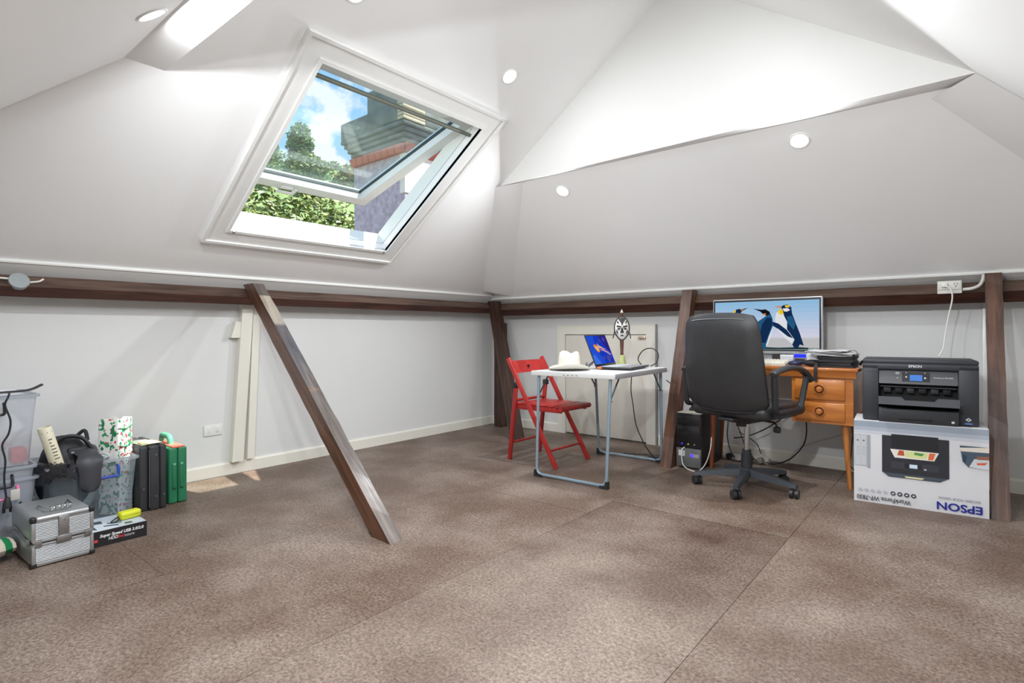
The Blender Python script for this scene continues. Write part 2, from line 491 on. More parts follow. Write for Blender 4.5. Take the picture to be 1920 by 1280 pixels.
def shell():
    # floor: sub floor plus sheets of particleboard
    f = MB().box(-0.4, XW+0.3, YS-0.3, 0.3, -0.06, -0.012).build('floor', GAPM)
    struct(f)
    xs = [0.0, 0.50, 1.42, 2.335, 3.255, 4.17, XW]
    cuts = [[-2.2], [-0.75, -3.6], [-1.9], [-1.62, -4.6], [-0.9, -3.3], [-2.4]]
    for i in range(6):
        ys = [0.0] + cuts[i] + [YS]
        for j in range(len(ys)-1):
            g = 0.0009
            z = random.uniform(-0.0006, 0.0006)
            dark = (i == 3 and j == 1)
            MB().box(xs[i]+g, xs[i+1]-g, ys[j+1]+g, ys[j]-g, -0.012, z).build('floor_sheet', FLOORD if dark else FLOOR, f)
    # knee walls
    struct(MB().box(-0.12, 0, YS-0.12, 0.12, -0.06, 1.34).build('wall_left', WHITE))
    struct(MB().box(0, XW, 0, 0.12, -0.06, 1.34).build('wall_right', WHITE))
    struct(MB().box(XW, XW+0.12, YS-0.12, 0.12, -0.06, 1.34).build('wall_side', WHITE))
    struct(MB().box(0, XW, YS-0.12, YS, -0.06, 1.34).build('wall_near', WHITE))
    # left slope with the skylight hole
    def plane_with_hole(outer, hole, name, d):
        loops = [[Vector((p[0], p[1], 0)) for p in outer], [Vector((p[0], p[1], 0)) for p in hole]]
        tris = tessellate_polygon(loops)
        pts = outer + hole
        mb = MB(); mb.M = ML
        mb.add([(p[0], p[1], d) for p in pts], [tuple(t) for t in tris])
        return mb
    vv = lambda x: (x-LX)/C35
    outer = [(0, RY), (vv(xK), yTa), (vv(XR), yTm), (vv(XR), yG), (vv(xP), yG), (vv(xP), ySb), (0, SY)]
    hole = [(V0, Y0), (V0, Y1), (V1, Y1), (V1, Y0)]
    struct(plane_with_hole(outer, hole, 'ceiling_left', 0).build('ceiling_left', CEIL))
    # right (hip end) slope
    struct(MB().poly([(LX, RY, RZ), (XW-LX, RY, RZ), (xE, yRb, ZN), (xK, yRb, ZN)]).build('ceiling_right', CEIL))
    # far side slope (mirror of the left one)
    struct(MB().poly([(XW-LX, RY, LZ), (xE, yTb, ZN), (XR, yTm, zRidge), (XR, yG, zRidge), (xQ, yG, ZS), (xQ, ySb, ZS), (XW-LX, SY, LZ)]).build('ceiling_side', CEIL))
    # near slope
    struct(MB().poly([(LX, SY, RZ), (XW-LX, SY, RZ), (xQ, ySb, ZS), (xP, ySb, ZS)]).build('ceiling_near', CEIL))
    # gablets and their soffits
    struct(MB().poly([(xK, yTa, ZN), (xE, yTb, ZN), (XR, yTm, zRidge)]).build('wall_gable', GABLE))
    struct(MB().poly([(xK, yTa, ZN), (xE, yTb, ZN), (xE, yRb, ZN), (xK, yRb, ZN)]).build('ceiling_soffit', CEIL))
    struct(MB().poly([(xP, yG, ZS), (xQ, yG, ZS), (XR, yG, zRidge)]).build('wall_gable_near', GABLE))
    struct(MB().poly([(xP, yG, ZS), (xQ, yG, ZS), (xQ, ySb, ZS), (xP, ySb, ZS)]).build('ceiling_soffit_near', CEIL))
    # boxed hip boards across the two corners in view, closing the gap between the slopes
    def hip(pts, name):
        struct(MB().poly(pts).build(name, CEIL))
    hip([(0.20, -0.36, zL(0.20)), (xK-0.02, yTa-0.04, zL(xK-0.02)), (xK+0.20, yRb, zR(yRb)), (0.42, -0.17, zR(-0.17))], 'ceiling_hip_board')
    hip([(LX, RY, LZ), (xK, yTa, ZN), (xK, yRb, ZN), (LX, RY, RZ)], 'ceiling_hip_filler')
    zM = lambda x: LZ + (XW-LX-x)*T35
    hip([(XW-LX, RY, LZ), (xE, yTb, ZN), (xE, yRb, ZN), (XW-LX, RY, RZ)], 'ceiling_hip_filler.001')
    hip([(XW-0.16, -0.40, zM(XW-0.16)), (xE, yTb, ZN-0.001), (xE-0.16, yRb+0.03, zR(yRb+0.03)), (XW-0.42, -0.17, zR(-0.17))], 'ceiling_hip_board.001')
    # undercut strip below each slope, with a rounded bead on its top edge
    def strip(name, M, ln, zt, zb, a=0.0, b=0.0):
        mb = MB(); mb.M = M
        mb.prism([(0.0, zb), (0.075, zb), (0.160, zt-0.012), (0.150, zt+0.002), (0.0, zt+0.002)], 0, ln, 'y')
        mb.tube([(0.157, a, zt-0.004), (0.157, ln-b, zt-0.004)], 0.011, 8)
        struct(mb.build(name, GLOSSW))
    strip('trim_1', frame((0, YS, 0), (1, 0, 0), (0, 1, 0), (0, 0, 1)), -YS, LZ, 1.255, 0, 0.17)
    strip('trim_2', frame((XW, 0, 0), (0, -1, 0), (-1, 0, 0), (0, 0, 1)), XW, RZ, 1.243, 0, 0.17)
    strip('trim_3', frame((XW, 0, 0), (-1, 0, 0), (0, -1, 0), (0, 0, 1)), -YS, LZ, 1.255)
    strip('trim_4', frame((0, YS, 0), (0, 1, 0), (1, 0, 0), (0, 0, 1)), XW, RZ, 1.243)
    # baseboards
    bh = 0.085
    def board(pts, name):
        mb = MB()
        (xa, ya), (xb, yb) = pts
        n = Vector((-(yb-ya), xb-xa, 0)).normalized()
        M = frame((xa, ya, 0), (xb-xa, yb-ya, 0), n, (0, 0, 1))
        ln = math.hypot(xb-xa, yb-ya)
        mb.prism([(0, 0), (0.014, 0), (0.014, bh-0.012), (0.008, bh), (0, bh)], 0, ln, 'x', M)
        return struct(mb.build(name, CREAM))
    board([(0, 0), (0, YS)], 'baseboard_left')
    board([(0.845, 0), (0, 0)], 'baseboard_right')
    board([(XW, 0), (1.875, 0)], 'baseboard_right_wall')
    board([(XW, YS), (XW, 0)], 'baseboard_side')
    board([(0, YS), (XW, YS)], 'baseboard_near')
    # outer roof shell so no daylight leaks between the linings
    o = 0.22
    outer2 = [(-0.6, 0.5), (vv(XR)+0.1, 0.5), (vv(XR)+0.1, YS-0.5), (-0.6, YS-0.5)]
    m = 0.07
    hole2 = [(V0-m, Y0-m), (V0-m, Y1+m), (V1+m, Y1+m), (V1+m, Y0-m)]
    ROOFM = mat('roof_underlay', (120, 84, 70), 0.8)
    struct(plane_with_hole(outer2, hole2, 'roof_left', 0.12).build('roof_left', ROOFM))
    struct(MB().poly([(XR-0.06, 0.5, zRidge+0.2), (XR-0.06, YS-0.5, zRidge+0.2), (XW+0.5, YS-0.5, 1.1), (XW+0.5, 0.5, 1.1)]).build('roof_side', ROOFM))
    struct(MB().poly([(-0.4, 0.45, 1.0), (XW+0.4, 0.45, 1.0), (XR, 0.45, zRidge+0.3)]).build('wall_outer_far', ROOFM))
    struct(MB().poly([(-0.4, YS-0.45, 1.0), (XW+0.4, YS-0.45, 1.0), (XR, YS-0.45, zRidge+0.3)]).build('wall_outer_near', ROOFM))
shell()

# ------------------------------------------------------------------ hatch in the right wall
def hatch():
    r = bpy.data.objects.new('door_1', None); C.objects.link(r); struct(r)
    r['label'] = 'low cream access hatch with architrave in the knee wall'
    x0, x1, zt = 0.935, 1.77, 0.94
    w = 0.085
    for poly in ([(x0-w, 0), (x0, 0), (x0, zt), (x0-w, zt+w)], [(x1, 0), (x1+w, 0), (x1+w, zt+w), (x1, zt)], [(x0-w, zt+w), (x0, zt), (x1, zt), (x1+w, zt+w)]):
        MB().prism(poly, -0.02, 0.0, 'y').build('architrave', CREAM, r)
    MB().box(x1+w, x1+w+0.012, -0.026, 0, 0, zt+w).build('edge_bead', mat('bead_grey', (150, 150, 148), 0.5), r)
    MB().rbox(x0+0.004, x1-0.004, -0.008, 0.02, 0.012, zt-0.005, 0.003).build('door_panel', mat('hatch_paint', (222, 217, 206), 0.4, vary=0.01), r)
    MB().box(x0-0.001, x1+0.001, -0.002, 0.005, 0.0, zt).build('shadow_gap', mat('gap_dark', (92, 88, 82), 0.8), r)
    mb = MB().rbox(x1-0.075, x1-0.005, -0.022, -0.008, zt-0.042, zt-0.018, 0.004)
    mb.cyl((x1-0.05, -0.034, zt-0.03), (x1-0.05, -0.02, zt-0.03), 0.008)
    mb.build('catch', mat('brass_catch', (206, 186, 164), 0.3, 0.6), r)
hatch()

# ------------------------------------------------------------------ timber purlins
def purlins():
    # rotated square section: a face looking in and up, an underside looking in and down
    def beam(name, M, ln, zt, zn, zb, mats):
        sec = [(0.085, zt), (0.15, zt-0.004), (0.205, zn), (0.150, zb), (0.085, zb+0.01)]
        mb = MB(); mb.M = M
        n = len(sec); K = 24
        vs = []
        for i in range(K+1):
            s = ln*i/K
            for k, (a, z) in enumerate(sec):
                j = 0.0025*noise.noise(Vector((s*3, k*5.1, 0)))
                vs.append((a+j, s, z+j))
        for k in range(n):
            mb.m = 1 if k in (2, 3) else 0
            if k == 0: mb.add(vs, [])
            fs = [(i*n+k, i*n+(k+1) % n, (i+1)*n+(k+1) % n, (i+1)*n+k) for i in range(K)]
            mb.f += [list(f) for f in fs]; mb.mi += [mb.m]*len(fs); mb.sm += [False]*len(fs)
        mb.f += [list(range(n)), [K*n+k for k in range(n)]]; mb.mi += [0, 0]; mb.sm += [False, False]
        return mb.build(name, mats)
    b1 = beam('timber_beam', frame((0, YS, 0), (1, 0, 0), (0, 1, 0), (0, 0, 1)), -YS-0.21, 1.264, 1.200, 1.152, [BEAM, BEAM_SHADED])
    tag(b1, 'dark brown timber purlin running along the wall under the skylight', 'beam')
    b2 = beam('timber_beam', frame((0.21, 0, 0), (0, -1, 0), (1, 0, 0), (0, 0, 1)), XW-0.21, 1.252, 1.186, 1.126, [BEAMR, BEAMR_SHADED])
    tag(b2, 'dark brown timber purlin running along the wall above the hatch and desk', 'beam')
purlins()

# ------------------------------------------------------------------ timber props
def prop(name, label, foot, top, w, d, mats, worn=None, side=None):
    """square timber from foot (on the floor) to top; w along `side`, d across; both ends cut level"""
    foot = Vector(foot); top = Vector(top)
    ax = (top-foot).normalized()
    sd_ = Vector(side) if side else Vector((0, 1, 0))
    sd_ = (sd_ - ax*sd_.dot(ax)).normalized()
    nr = ax.cross(sd_)                       # across
    if nr.z < 0: nr = -nr
    mb = MB()
    K = 26
    cor = [(-1, -1), (1, -1), (1, 1), (-1, 1)]
    vs = []
    for i in range(K+1):
        t = i/K
        for k, (a, b) in enumerate(cor):
            j = 0.0022*noise.noise(Vector((t*16, k*3.7, 1))) if 0 < i < K else 0
            p = foot + (top-foot)*t + sd_*(a*(w/2+j)) + nr*(b*(d/2+j))
            if i == 0: p = p - ax*(p.z/ax.z)          # level cut on the floor
            if i == K: p = p - ax*((p.z-top.z)/ax.z)
            vs.append(p)
    mb.v = vs
    for k in range(4):
        fs = [[i*4+k, i*4+(k+1) % 4, (i+1)*4+(k+1) % 4, (i+1)*4+k] for i in range(K)]
        mb.f += fs; mb.mi += [1 if (worn and k == 2) else 0]*K; mb.sm += [False]*K
    mb.f += [[0, 1, 2, 3], [K*4, K*4+1, K*4+2, K*4+3]]; mb.mi += [0, 0]; mb.sm += [False, False]
    base = foot.copy(); base.z = 0
    o = mb.build(name, mats)
    M = frame(base, sd_.cross(ax), sd_, ax)      # local Z along the grain
    o.data.transform(M.inverted()); o.matrix_world = M
    return tag(o, label, 'timber prop')
prop('timber_prop', 'long diagonal timber prop with scraped upper face and painted grey sheen, footed mid-floor', (1.80, -2.795, 0), (0.235, -2.665, 1.285), 0.072, 0.095, [PROP, PROPTOP], True)
prop('timber_prop', 'dark timber prop leaning beside the red folding chair in the corner', (0.80, -0.575, 0), (0.20, -0.20, 1.275), 0.085, 0.10, [DARKPOST])
prop('timber_prop', 'brown timber prop leaning between the folding table and computer tower', (2.243, -0.655, 0), (2.225, -0.20, 1.285), 0.082, 0.09, [PROP], side=(1, 0, 0))
prop('timber_prop', 'brown timber prop rising beside the printer and its carton', (4.03, -0.64, 0), (4.016, -0.19, 1.291), 0.075, 0.08, [PROP], side=(1, 0, 0))
def corner_post():
    mb = MB()
    pts = []
    for i in range(7):
        for (a, b) in ((-1, -1), (1, -1), (1, 1), (-1, 1)):
            z = 1.05*i/6
            if i == 6: z += random.uniform(-0.03, 0.02)
            pts.append((a*0.045 + random.uniform(-.003, .003), b*0.05 + random.uniform(-.003, .003), z))
    fs = [(3, 2, 1, 0), (24, 25, 26, 27)]
    for i in range(6):
        for k in range(4): fs.append((i*4+k, i*4+(k+1) % 4, (i+1)*4+(k+1) % 4, (i+1)*4+k))
    mb.add(pts, fs)
    o = mb.build('timber_post', DARKPOST); o.location = (0.20, -0.10, 0)
    tag(o, 'short dark upright post stub with broken top in the room corner', 'timber post')
corner_post()
def painted_posts():
    t = thing('wall_stud', 'cream painted pair of studs splayed against the white knee wall', 'wall post', (0, -2.65, 0))
    for (y0, y1, x) in (((-0.075, 0.0), (0.0, 0.075), 0.055), ((0.035, 0.085), (0.085, 0.135), 0.035)):
        a, b = y0; c, d = y1
        # bottom (a..b) at z=.09, top shifted towards the corner
        vs = [(0.001, a, 0.088), (0.001, b, 0.088), (x, b, 0.088), (x, a, 0.088), (0.001, c, 1.17), (0.001, d, 1.17), (x, d, 1.17), (x, c, 1.17)]
        MB().add(vs, [(3,2,1,0),(4,5,6,7),(0,1,5,4),(1,2,6,5),(2,3,7,6),(3,0,4,7)]).build('stud', CREAM, t)
    MB().prism([(-0.075, 0.93), (-0.01, 0.93), (-0.01, 1.04), (-0.045, 1.04)], 0.0, 0.05, 'x').build('bearing_block', CREAM, t)
painted_posts()

# ------------------------------------------------------------------ downlights
LENS = glow('downlight_lens', (255, 250, 240), 9.0)
def downlight(p, n, label, k=1.0):
    n = Vector(n).normalized()
    z = n; x = z.orthogonal().normalized(); y = z.cross(x)
    M = frame(p, x, y, z)
    t = thing('downlight', label, 'downlight', p, 0, 'ceiling downlights')
    M0 = frame((0, 0, 0), x, y, z)
    mb = MB(); mb.M = M0
    mb.lathe([(0.044, 0.0005), (0.044, 0.004), (0.050, 0.005), (0.054, 0.002), (0.054, 0.0005)], 28)
    mb.build('trim_ring', GLOSSW, t)
    mb = MB(); mb.M = M0
    mb.add([(0.043*math.cos(2*PI*k/28), 0.043*math.sin(2*PI*k/28), 0.003) for k in range(28)], [tuple(range(28))])
    mb.build('lens', LENS, t)
    ld = bpy.data.lights.new('downlight_beam', 'AREA')
    ld.shape = 'DISK'; ld.size = 0.08; ld.energy = LAMP_W*k; ld.color = (0.935, 0.972, 1.0)
    lo = bpy.data.objects.new('downlight_beam', ld); C.objects.link(lo)
    lo.parent = t
    lo.matrix_local = frame(n*0.006, x, -y, -z)
nL_in = (S35, 0, -C35); nM_in = (-S35, 0, -C35); nR_in = (0, -S35, -C35); nS_in = (0, S35, -C35)
downlight((1.795, -1.877, zL(1.795)), nL_in, 'round recessed downlight on the sloping ceiling right of the skylight', 0.25)
downlight((1.79, -2.95, zL(1.79)), nL_in, 'round recessed downlight on the sloping ceiling above the skylight', 0.25)
downlight((1.653, -1.11, zR(-1.11)), nR_in, 'round recessed downlight under the ledge near the room corner', 1.8)
downlight((3.202, -1.13, zR(-1.13)), nR_in, 'round recessed downlight under the ledge above the desk', 2.2)
downlight((1.761, -3.745, zS(-3.745)), nS_in, 'round recessed downlight beside the bright boxed soffit', 1.7)
downlight((3.45, -3.86, zS(-3.86)), nS_in, 'added unseen downlight at the far end of the near ceiling slope', 2.6)  # unseen lamp added to even out the room light
downlight((2.64, -3.86, zS(-3.86)), nS_in, 'added unseen downlight in the middle of the near ceiling slope', 1.8)  # out of view too, added to spread the light of this row
downlight((3.33, -1.88, zL(1.79)), nM_in, 'added unseen downlight on the ceiling slope facing the skylight', 0.2)  # mirrored from the skylight side, unseen, added as fill
downlight((3.33, -2.90, zL(1.79)), nM_in, 'added unseen downlight on the ceiling slope behind the viewer', 0.9)  # another unseen lamp added to brighten the left slope

# ------------------------------------------------------------------ skylight
def skylight():
    r = bpy.data.objects.new('window_1', None); C.objects.link(r); struct(r)
    r['label'] = 'open top hung skylight with white moulded surround'
    w = 0.125
    def ring(v0, v1, y0, y1, wd, d0, d1, name, m, parent):
        a = [(v0, y0), (v0, y1), (v1, y1), (v1, y0)]
        b = [(v0-wd, y0-wd), (v0-wd, y1+wd), (v1+wd, y1+wd), (v1+wd, y0-wd)]
        for i in range(4):
            j = (i+1) % 4
            mb = MB(); mb.M = ML
            mb.prism([a[i], a[j], b[j], b[i]], d0, d1, 'z')
            mb.build(name, m, parent)
    ring(V0, V1, Y0, Y1, w, -0.016, 0.004, 'surround_board', GLOSSW, r)
    ring(V0-w+0.018, V1+w-0.018, Y0-w+0.018, Y1+w-0.018, 0.018, -0.026, -0.016, 'surround_bead', GLOSSW, r)
    ring(V0, V1, Y0, Y1, 0.02, -0.024, 0.055, 'lining_board', GLOSSW, r)
    # fixed frame outside the lining
    FR = mat('skylight_frame', (225, 230, 228), 0.35, vary=0.01)
    ring(V0-0.006, V1+0.006, Y0-0.006, Y1+0.006, 0.06, 0.062, 0.16, 'fixed_frame', FR, r)
    ring(V0-0.004, V1+0.004, Y0-0.004, Y1+0.004, 0.04, 0.055, 0.062, 'gap_shade', mat('gap_shade', (40, 42, 44), 0.7), r)  # dark strip standing in for the shaded gap between lining and frame
    for (v, y) in ((V0+0.01, Y0+0.02), (V0+0.01, Y1-0.02)):
        mb = MB(); mb.M = ML @ Matrix.Translation((v-0.02, y, -0.026))
        mb.lathe([(0.008, 0), (0.008, -0.004), (0.0, -0.005)], 12)
        mb.build('screw_cap', mat('screw_grey', (150, 150, 152), 0.4, 0.5), r)
    # pivot bar under the head
    mb = MB().cyl((1.395, Y0, 2.245), (1.395, Y1, 2.245), 0.0125, n=12)
    mb.build('blind_bar', mat('bar_grey', (118, 122, 112), 0.4, 0.3), r)
    # sash, hinged at the head, held open outwards
    a = R(16.2)
    Hp = LV(V1+0.01, 0, 0.105); Hp.y = 0
    SM = frame((Hp.x, 0, Hp.z), (-math.cos(a), 0, -math.sin(a)), (0, 1, 0), (-math.sin(a), 0, math.cos(a)))
    s = bpy.data.objects.new('sash', None); C.objects.link(s); s.parent = r
    ln = 1.275; ya, yb = Y0-0.015, Y1+0.015; rw = 0.085
    def rail(poly, d0=-0.052, d1=0.03):
        mb = MB(); mb.M = SM; mb.prism(poly, d0, d1, 'z'); mb.build('sash_rail', FR, s)
    rail([(0.0, ya), (0.0, yb), (rw, yb-rw), (rw, ya+rw)])
    rail([(ln, ya), (ln, yb), (ln-rw, yb-rw), (ln-rw, ya+rw)])
    rail([(0, yb), (ln, yb), (ln-rw, yb-rw), (rw, yb-rw)])
    rail([(0, ya), (ln, ya), (ln-rw, ya+rw), (rw, ya+rw)])
    DK = mat('sash_spacer', (44, 58, 66), 0.5)
    ring2 = [((rw-0.002, ya+rw-0.002), (ln-rw+0.002, yb-rw+0.002))]
    for (v0, v1, y0, y1) in ((rw, ln-rw, ya+rw-.004, ya+rw+.006), (rw, ln-rw, yb-rw-.006, yb-rw+.004), (rw-.004, rw+.006, ya+rw, yb-rw), (ln-rw-.006, ln-rw+.004, ya+rw, yb-rw)):
        mb = MB(); mb.M = SM; mb.box(v0, v1, y0, y1, -0.004, 0.016); mb.build('glazing_spacer', DK, s)
    mb = MB(); mb.M = SM; mb.box(rw-0.01, ln-rw+0.01, ya+rw-0.01, yb-rw+0.01, 0.004, 0.009)
    mb.build('glass_pane', clear_mat('skylight_glass', (247, 253, 251), 0.975, 0.02, 0.0, (190, 205, 200)), s)
    # handle and stay
    ym = (ya+yb)/2 - 0.06
    mb = MB(); mb.M = SM
    mb.rbox(ln-0.05, ln-0.02, ym-0.06, ym+0.03, -0.066, -0.052, 0.004)
    mb.rbox(ln-0.055, ln+0.02, ym+0.03, ym+0.05, -0.082, -0.064, 0.004)
    mb.rbox(ln-0.01, ln+0.012, ym-0.075, ym+0.04, -0.082, -0.068, 0.004)
    mb.build('handle', GLOSSW, s)
skylight()

# ================================================================== OUTSIDE THE SKYLIGHT
def leaf_cloud(c, r, n, size, seed, shell_=0.55):
    rnd = random.Random(seed)
    mb = MB()
    for i in range(n):
        while True:
            d = Vector((rnd.uniform(-1, 1), rnd.uniform(-1, 1), rnd.uniform(-1, 1)))
            if shell_ < d.length < 1: break
        k = 1 + 0.28*noise.noise(d.normalized()*2.3 + Vector((seed, 0, 0)))
        p = Vector((c[0]+d.x*r[0]*k, c[1]+d.y*r[1]*k, c[2]+d.z*r[2]*k))
        s = size*rnd.uniform(0.6, 1.3)
        a = Vector((rnd.uniform(-1, 1), rnd.uniform(-1, 1), rnd.uniform(-0.4, 0.6))).normalized()
        b = a.orthogonal().normalized()
        b = (Matrix.Rotation(rnd.uniform(0, 6.28), 3, a) @ b)
        mb.m = rnd.choice((0, 0, 1, 2))
        k0 = len(mb.v)
        mb.v += [p - a*s, p + b*s*0.45, p + a*s, p - b*s*0.45]
        mb.f.append([k0, k0+1, k0+2, k0+3]); mb.mi.append(mb.m); mb.sm.append(False)
    return mb
def raw_build(mb, name, mats, parent, kind=None):
    me = bpy.data.meshes.new(name)
    me.from_pydata([tuple(p) for p in mb.v], [], mb.f)
    for m in mats: me.materials.append(m)
    me.polygons.foreach_set('material_index', mb.mi)
    o = bpy.data.objects.new(name, me); C.objects.link(o); o.parent = parent
    if kind: o['kind'] = kind
    return o
LEAF = [mat('leaf_mid', (112, 128, 62), 0.45, vary=0.3, vscale=3), mat('leaf_light', (176, 184, 118), 0.4, vary=0.2, vscale=3), mat('leaf_dark', (66, 80, 40), 0.5, vary=0.3, vscale=3)]
FARL = [mat('far_leaf_mid', (112, 140, 92), 0.6, vary=0.2, vscale=1), mat('far_leaf_light', (160, 176, 118), 0.6, vary=0.2, vscale=1), mat('far_leaf_dark', (78, 106, 76), 0.6, vary=0.2, vscale=1)]
BARK = mat('bark', (96, 80, 66), 0.8, vary=0.2, bump=0.4)
def near_tree():
    t = thing('leafy_tree', 'bushy green tree crown close outside the open skylight', 'tree', (-5.7, 0.6, -6.0))
    MB().tube(smooth_path([(0, 0, 0), (0.1, 0.05, 3), (0.0, 0, 6), (0.1, 0.1, 8)]), 0.16, 8).build('trunk', BARK, t)
    raw_build(leaf_cloud((0, 0, 7.75), (1.7, 3.2, 1.8), 26000, 0.062, 3, 0.55), 'foliage', LEAF, t, 'stuff')
near_tree()
def hillside():
    mb = MB()
    n = 40
    vs = []
    for i in range(n+1):
        for j in range(n+1):
            x = -95 + 70*i/n; y = -20 + 95*j/n
            h = -6 + 22.6*max(0, min(1, (-26-x)/18))**0.8 + 1.2*noise.noise(Vector((x*0.08, y*0.08, 0)))
            vs.append((x, y, h))
    fs = [(i*(n+1)+j, (i+1)*(n+1)+j, (i+1)*(n+1)+j+1, i*(n+1)+j+1) for i in range(n) for j in range(n)]
    mb.add(vs, fs, None, True)
    struct(mb.build('ground_hillside', mat('hill_green', (116, 142, 88), 0.9, vary=0.35, vscale=0.25)))
    struct(MB().box(-140, -0.5, -80, 110, -7.2, -6.4).build('ground', mat('ground_green', (110, 128, 80), 0.9, vary=0.3, vscale=0.4)))
hillside()
def far_trees():
    spots = [(-46, 15.6, 17.0, 2.0, 1.5, 'low rounded tree on the hillside at the edge of the skylight view'),
             (-46, 20.2, 17.9, 2.0, 1.6, 'dense rounded tree on the hillside left of the tall one'),
             (-46, 24.2, 20.2, 1.2, 2.2, 'tall slender tree standing above the others on the hillside'),
             (-46, 27.9, 17.6, 1.9, 1.4, 'spreading tree on the hillside right of the tall one'),
             (-46, 32.0, 18.2, 1.6, 1.6, 'flat topped tree on the hillside beside the chimney'),
             (-41.5, 17.6, 16.0, 2.0, 1.5, 'lower bush on the hillside slope below the rounded trees'),
             (-41.5, 22.3, 16.2, 2.1, 1.5, 'broad lower bush on the hillside slope below the tall tree'),
             (-41.5, 27.0, 16.1, 1.9, 1.5, 'lower bush with russet leaves on the hillside near the chimney')]
    RUS = [FARL[0], mat('far_leaf_russet', (168, 134, 84), 0.6, vary=0.2, vscale=1), FARL[1]]
    for k, (x, y, z, rw, rh, lab) in enumerate(spots):
        base = 14.5 if x < -44 else 12.5
        t = thing('hillside_tree', lab, 'tree', (x, y, base), 0, 'trees on the hillside')
        MB().tube([(0, 0, 0), (0.1, 0.1, (z-base)*0.5), (0, 0, z-base)], [0.22, 0.16, 0.06], 7).build('trunk', BARK, t)
        raw_build(leaf_cloud((0, 0, z-base-rh*0.5), (rw, rw, rh), 2600, 0.2, 20+k, 0.25), 'foliage', RUS if k == 7 else FARL, t, 'stuff')
far_trees()
def chimney():
    t = thing('chimney', 'purple rendered chimney with corbelled top and terracotta pots outside the skylight', 'chimney', (-1.67, 0.25, -1.0))
    PUR = mat('purple_render', (190, 176, 190), 0.85, vary=0.22, vscale=16, bump=0.9, bscale=26)
    STN = mat('weathered_cement', (126, 128, 122), 0.85, vary=0.25, vscale=6, bump=0.5, bscale=20)
    RED = mat('terracotta', (190, 104, 84), 0.7, vary=0.2, vscale=8)
    PAN = mat('pale_brick', (214, 198, 170), 0.8, vary=0.15, vscale=6, bump=0.3)
    hw = 0.50; y0 = -0.45; y1 = 0.45
    MB().box(-hw, hw, y0, y1, 0, 4.06).build('shaft', PUR, t)
    MB().box(hw-0.09, hw+0.006, y0-0.006, y1, 3.60, 4.06).build('sunlit_corner_band', mat('sunlit_render', (235, 228, 220), 0.8), t)  # pale band: sunlight on the chimney corner put into the colour
    # terracotta course, tile by tile
    tile = None
    for k in range(8):
        mb = MB().rbox(-0.061, 0.061, -0.04, 0.04, -0.05, 0.05, 0.012)
        o = mb.build('tile', RED, t); o.location = (-hw+0.07+k*0.125, y0-0.03, 4.12); o.rotation_euler = (0.35, 0, 0)
    MB().box(-hw-0.02, hw+0.02, y0-0.0, y1+0.03, 4.06, 4.19).build('course_backing', RED, t)
    for k in range(4):
        e = 0.03+k*0.03
        MB().rbox(-hw-e, hw+e, y0-e, y1+e, 4.19+k*0.055, 4.235+k*0.055, 0.008).build('corbel_course', STN, t)
    MB().rbox(-hw-0.12, hw+0.12, y0-0.12, y1+0.12, 4.40, 4.62, 0.02).build('cap_slab', STN, t)
    # quoin bricks up the lit corner
    for k in range(5):
        MB().rbox(hw+0.02, hw+0.128, y0-0.128, y0+0.2, 4.405+k*0.044, 4.44+k*0.044, 0.004).build('quoin_brick', PAN, t)
    MB().rbox(-hw+0.16, hw-0.02, y0+0.08, y1-0.08, 4.62, 5.02, 0.02).build('upper_stack', STN, t)
    for k, x in enumerate((-0.15, 0.26)):
        mb = MB(); mb.M = Matrix.Translation((x, 0, 5.02))
        mb.lathe([(0.15, 0), (0.14, 0.06), (0.115, 0.10), (0.105, 0.36), (0.13, 0.38), (0.13, 0.42), (0.10, 0.42), (0.09, 0.1)], 18)
        mb.build('chimney_pot', mat('pot_clay', (222, 182, 140), 0.7, vary=0.12), t)
chimney()
def sun_blocker():  # unseen stack, added only to shape the patch of sun indoors
    t = thing('sun_block_stack', 'added unseen chimney-shaped block keeping sun off part of the skylight', 'chimney', (2.12, -1.35, 1.6))
    W = mat('sun_block_render', (200, 192, 184), 0.85, vary=0.1, vscale=6, bump=0.4)
    MB().prism([(-0.34, zL(1.78)+0.17-1.6), (0.34, zL(2.46)+0.17-1.6), (0.34, 2.86), (-0.34, 2.86)], -1.15, 1.15, 'y').build('shaft', W, t)
    MB().rbox(-0.34, 0.40, -1.21, 1.21, 2.86, 3.0, 0.02).build('cap_slab', W, t)
    for y in (-0.8, -0.27, 0.27, 0.8):
        mb = MB(); mb.M = Matrix.Translation((0.03, y, 3.0)); mb.lathe([(0.13, 0), (0.10, 0.1), (0.095, 0.3), (0.12, 0.32), (0.08, 0.32), (0.08, 0.1)], 16)
        mb.build('chimney_pot', mat('pot_clay', (222, 182, 140), 0.7, vary=0.12), t)
sun_blocker()

# ================================================================== FURNITURE BY THE RIGHT WALL
BLACKP = mat('black_plastic', (34, 35, 38), 0.42, vary=0.08, vscale=20)
BLACKM = mat('black_matte', (28, 28, 30), 0.7, vary=0.1)
CABLEK = mat('black_cable', (30, 30, 32), 0.5)
CABLEG = mat('grey_cable', (110, 112, 114), 0.5)
CABLEW = mat('white_cable', (226, 224, 218), 0.45)
CHROME = mat('chrome', (200, 202, 205), 0.18, 1.0, vary=0.02)
STEEL = mat('brushed_steel', (170, 170, 172), 0.35, 1.0, vary=0.05)
REDP = wood_mat('red_painted_wood', (150, 34, 34), (188, 52, 46), 0.38, 'Z', 0.6, ((206, 140, 120), 0.76))
HONEY = wood_mat('honey_varnished_wood', (168, 92, 34), (204, 128, 56), 0.28, 'X', 0.8, coat=0.4)
HONEYZ = wood_mat('honey_varnished_leg', (150, 84, 32), (192, 122, 52), 0.3, 'Z', 0.8, coat=0.3)
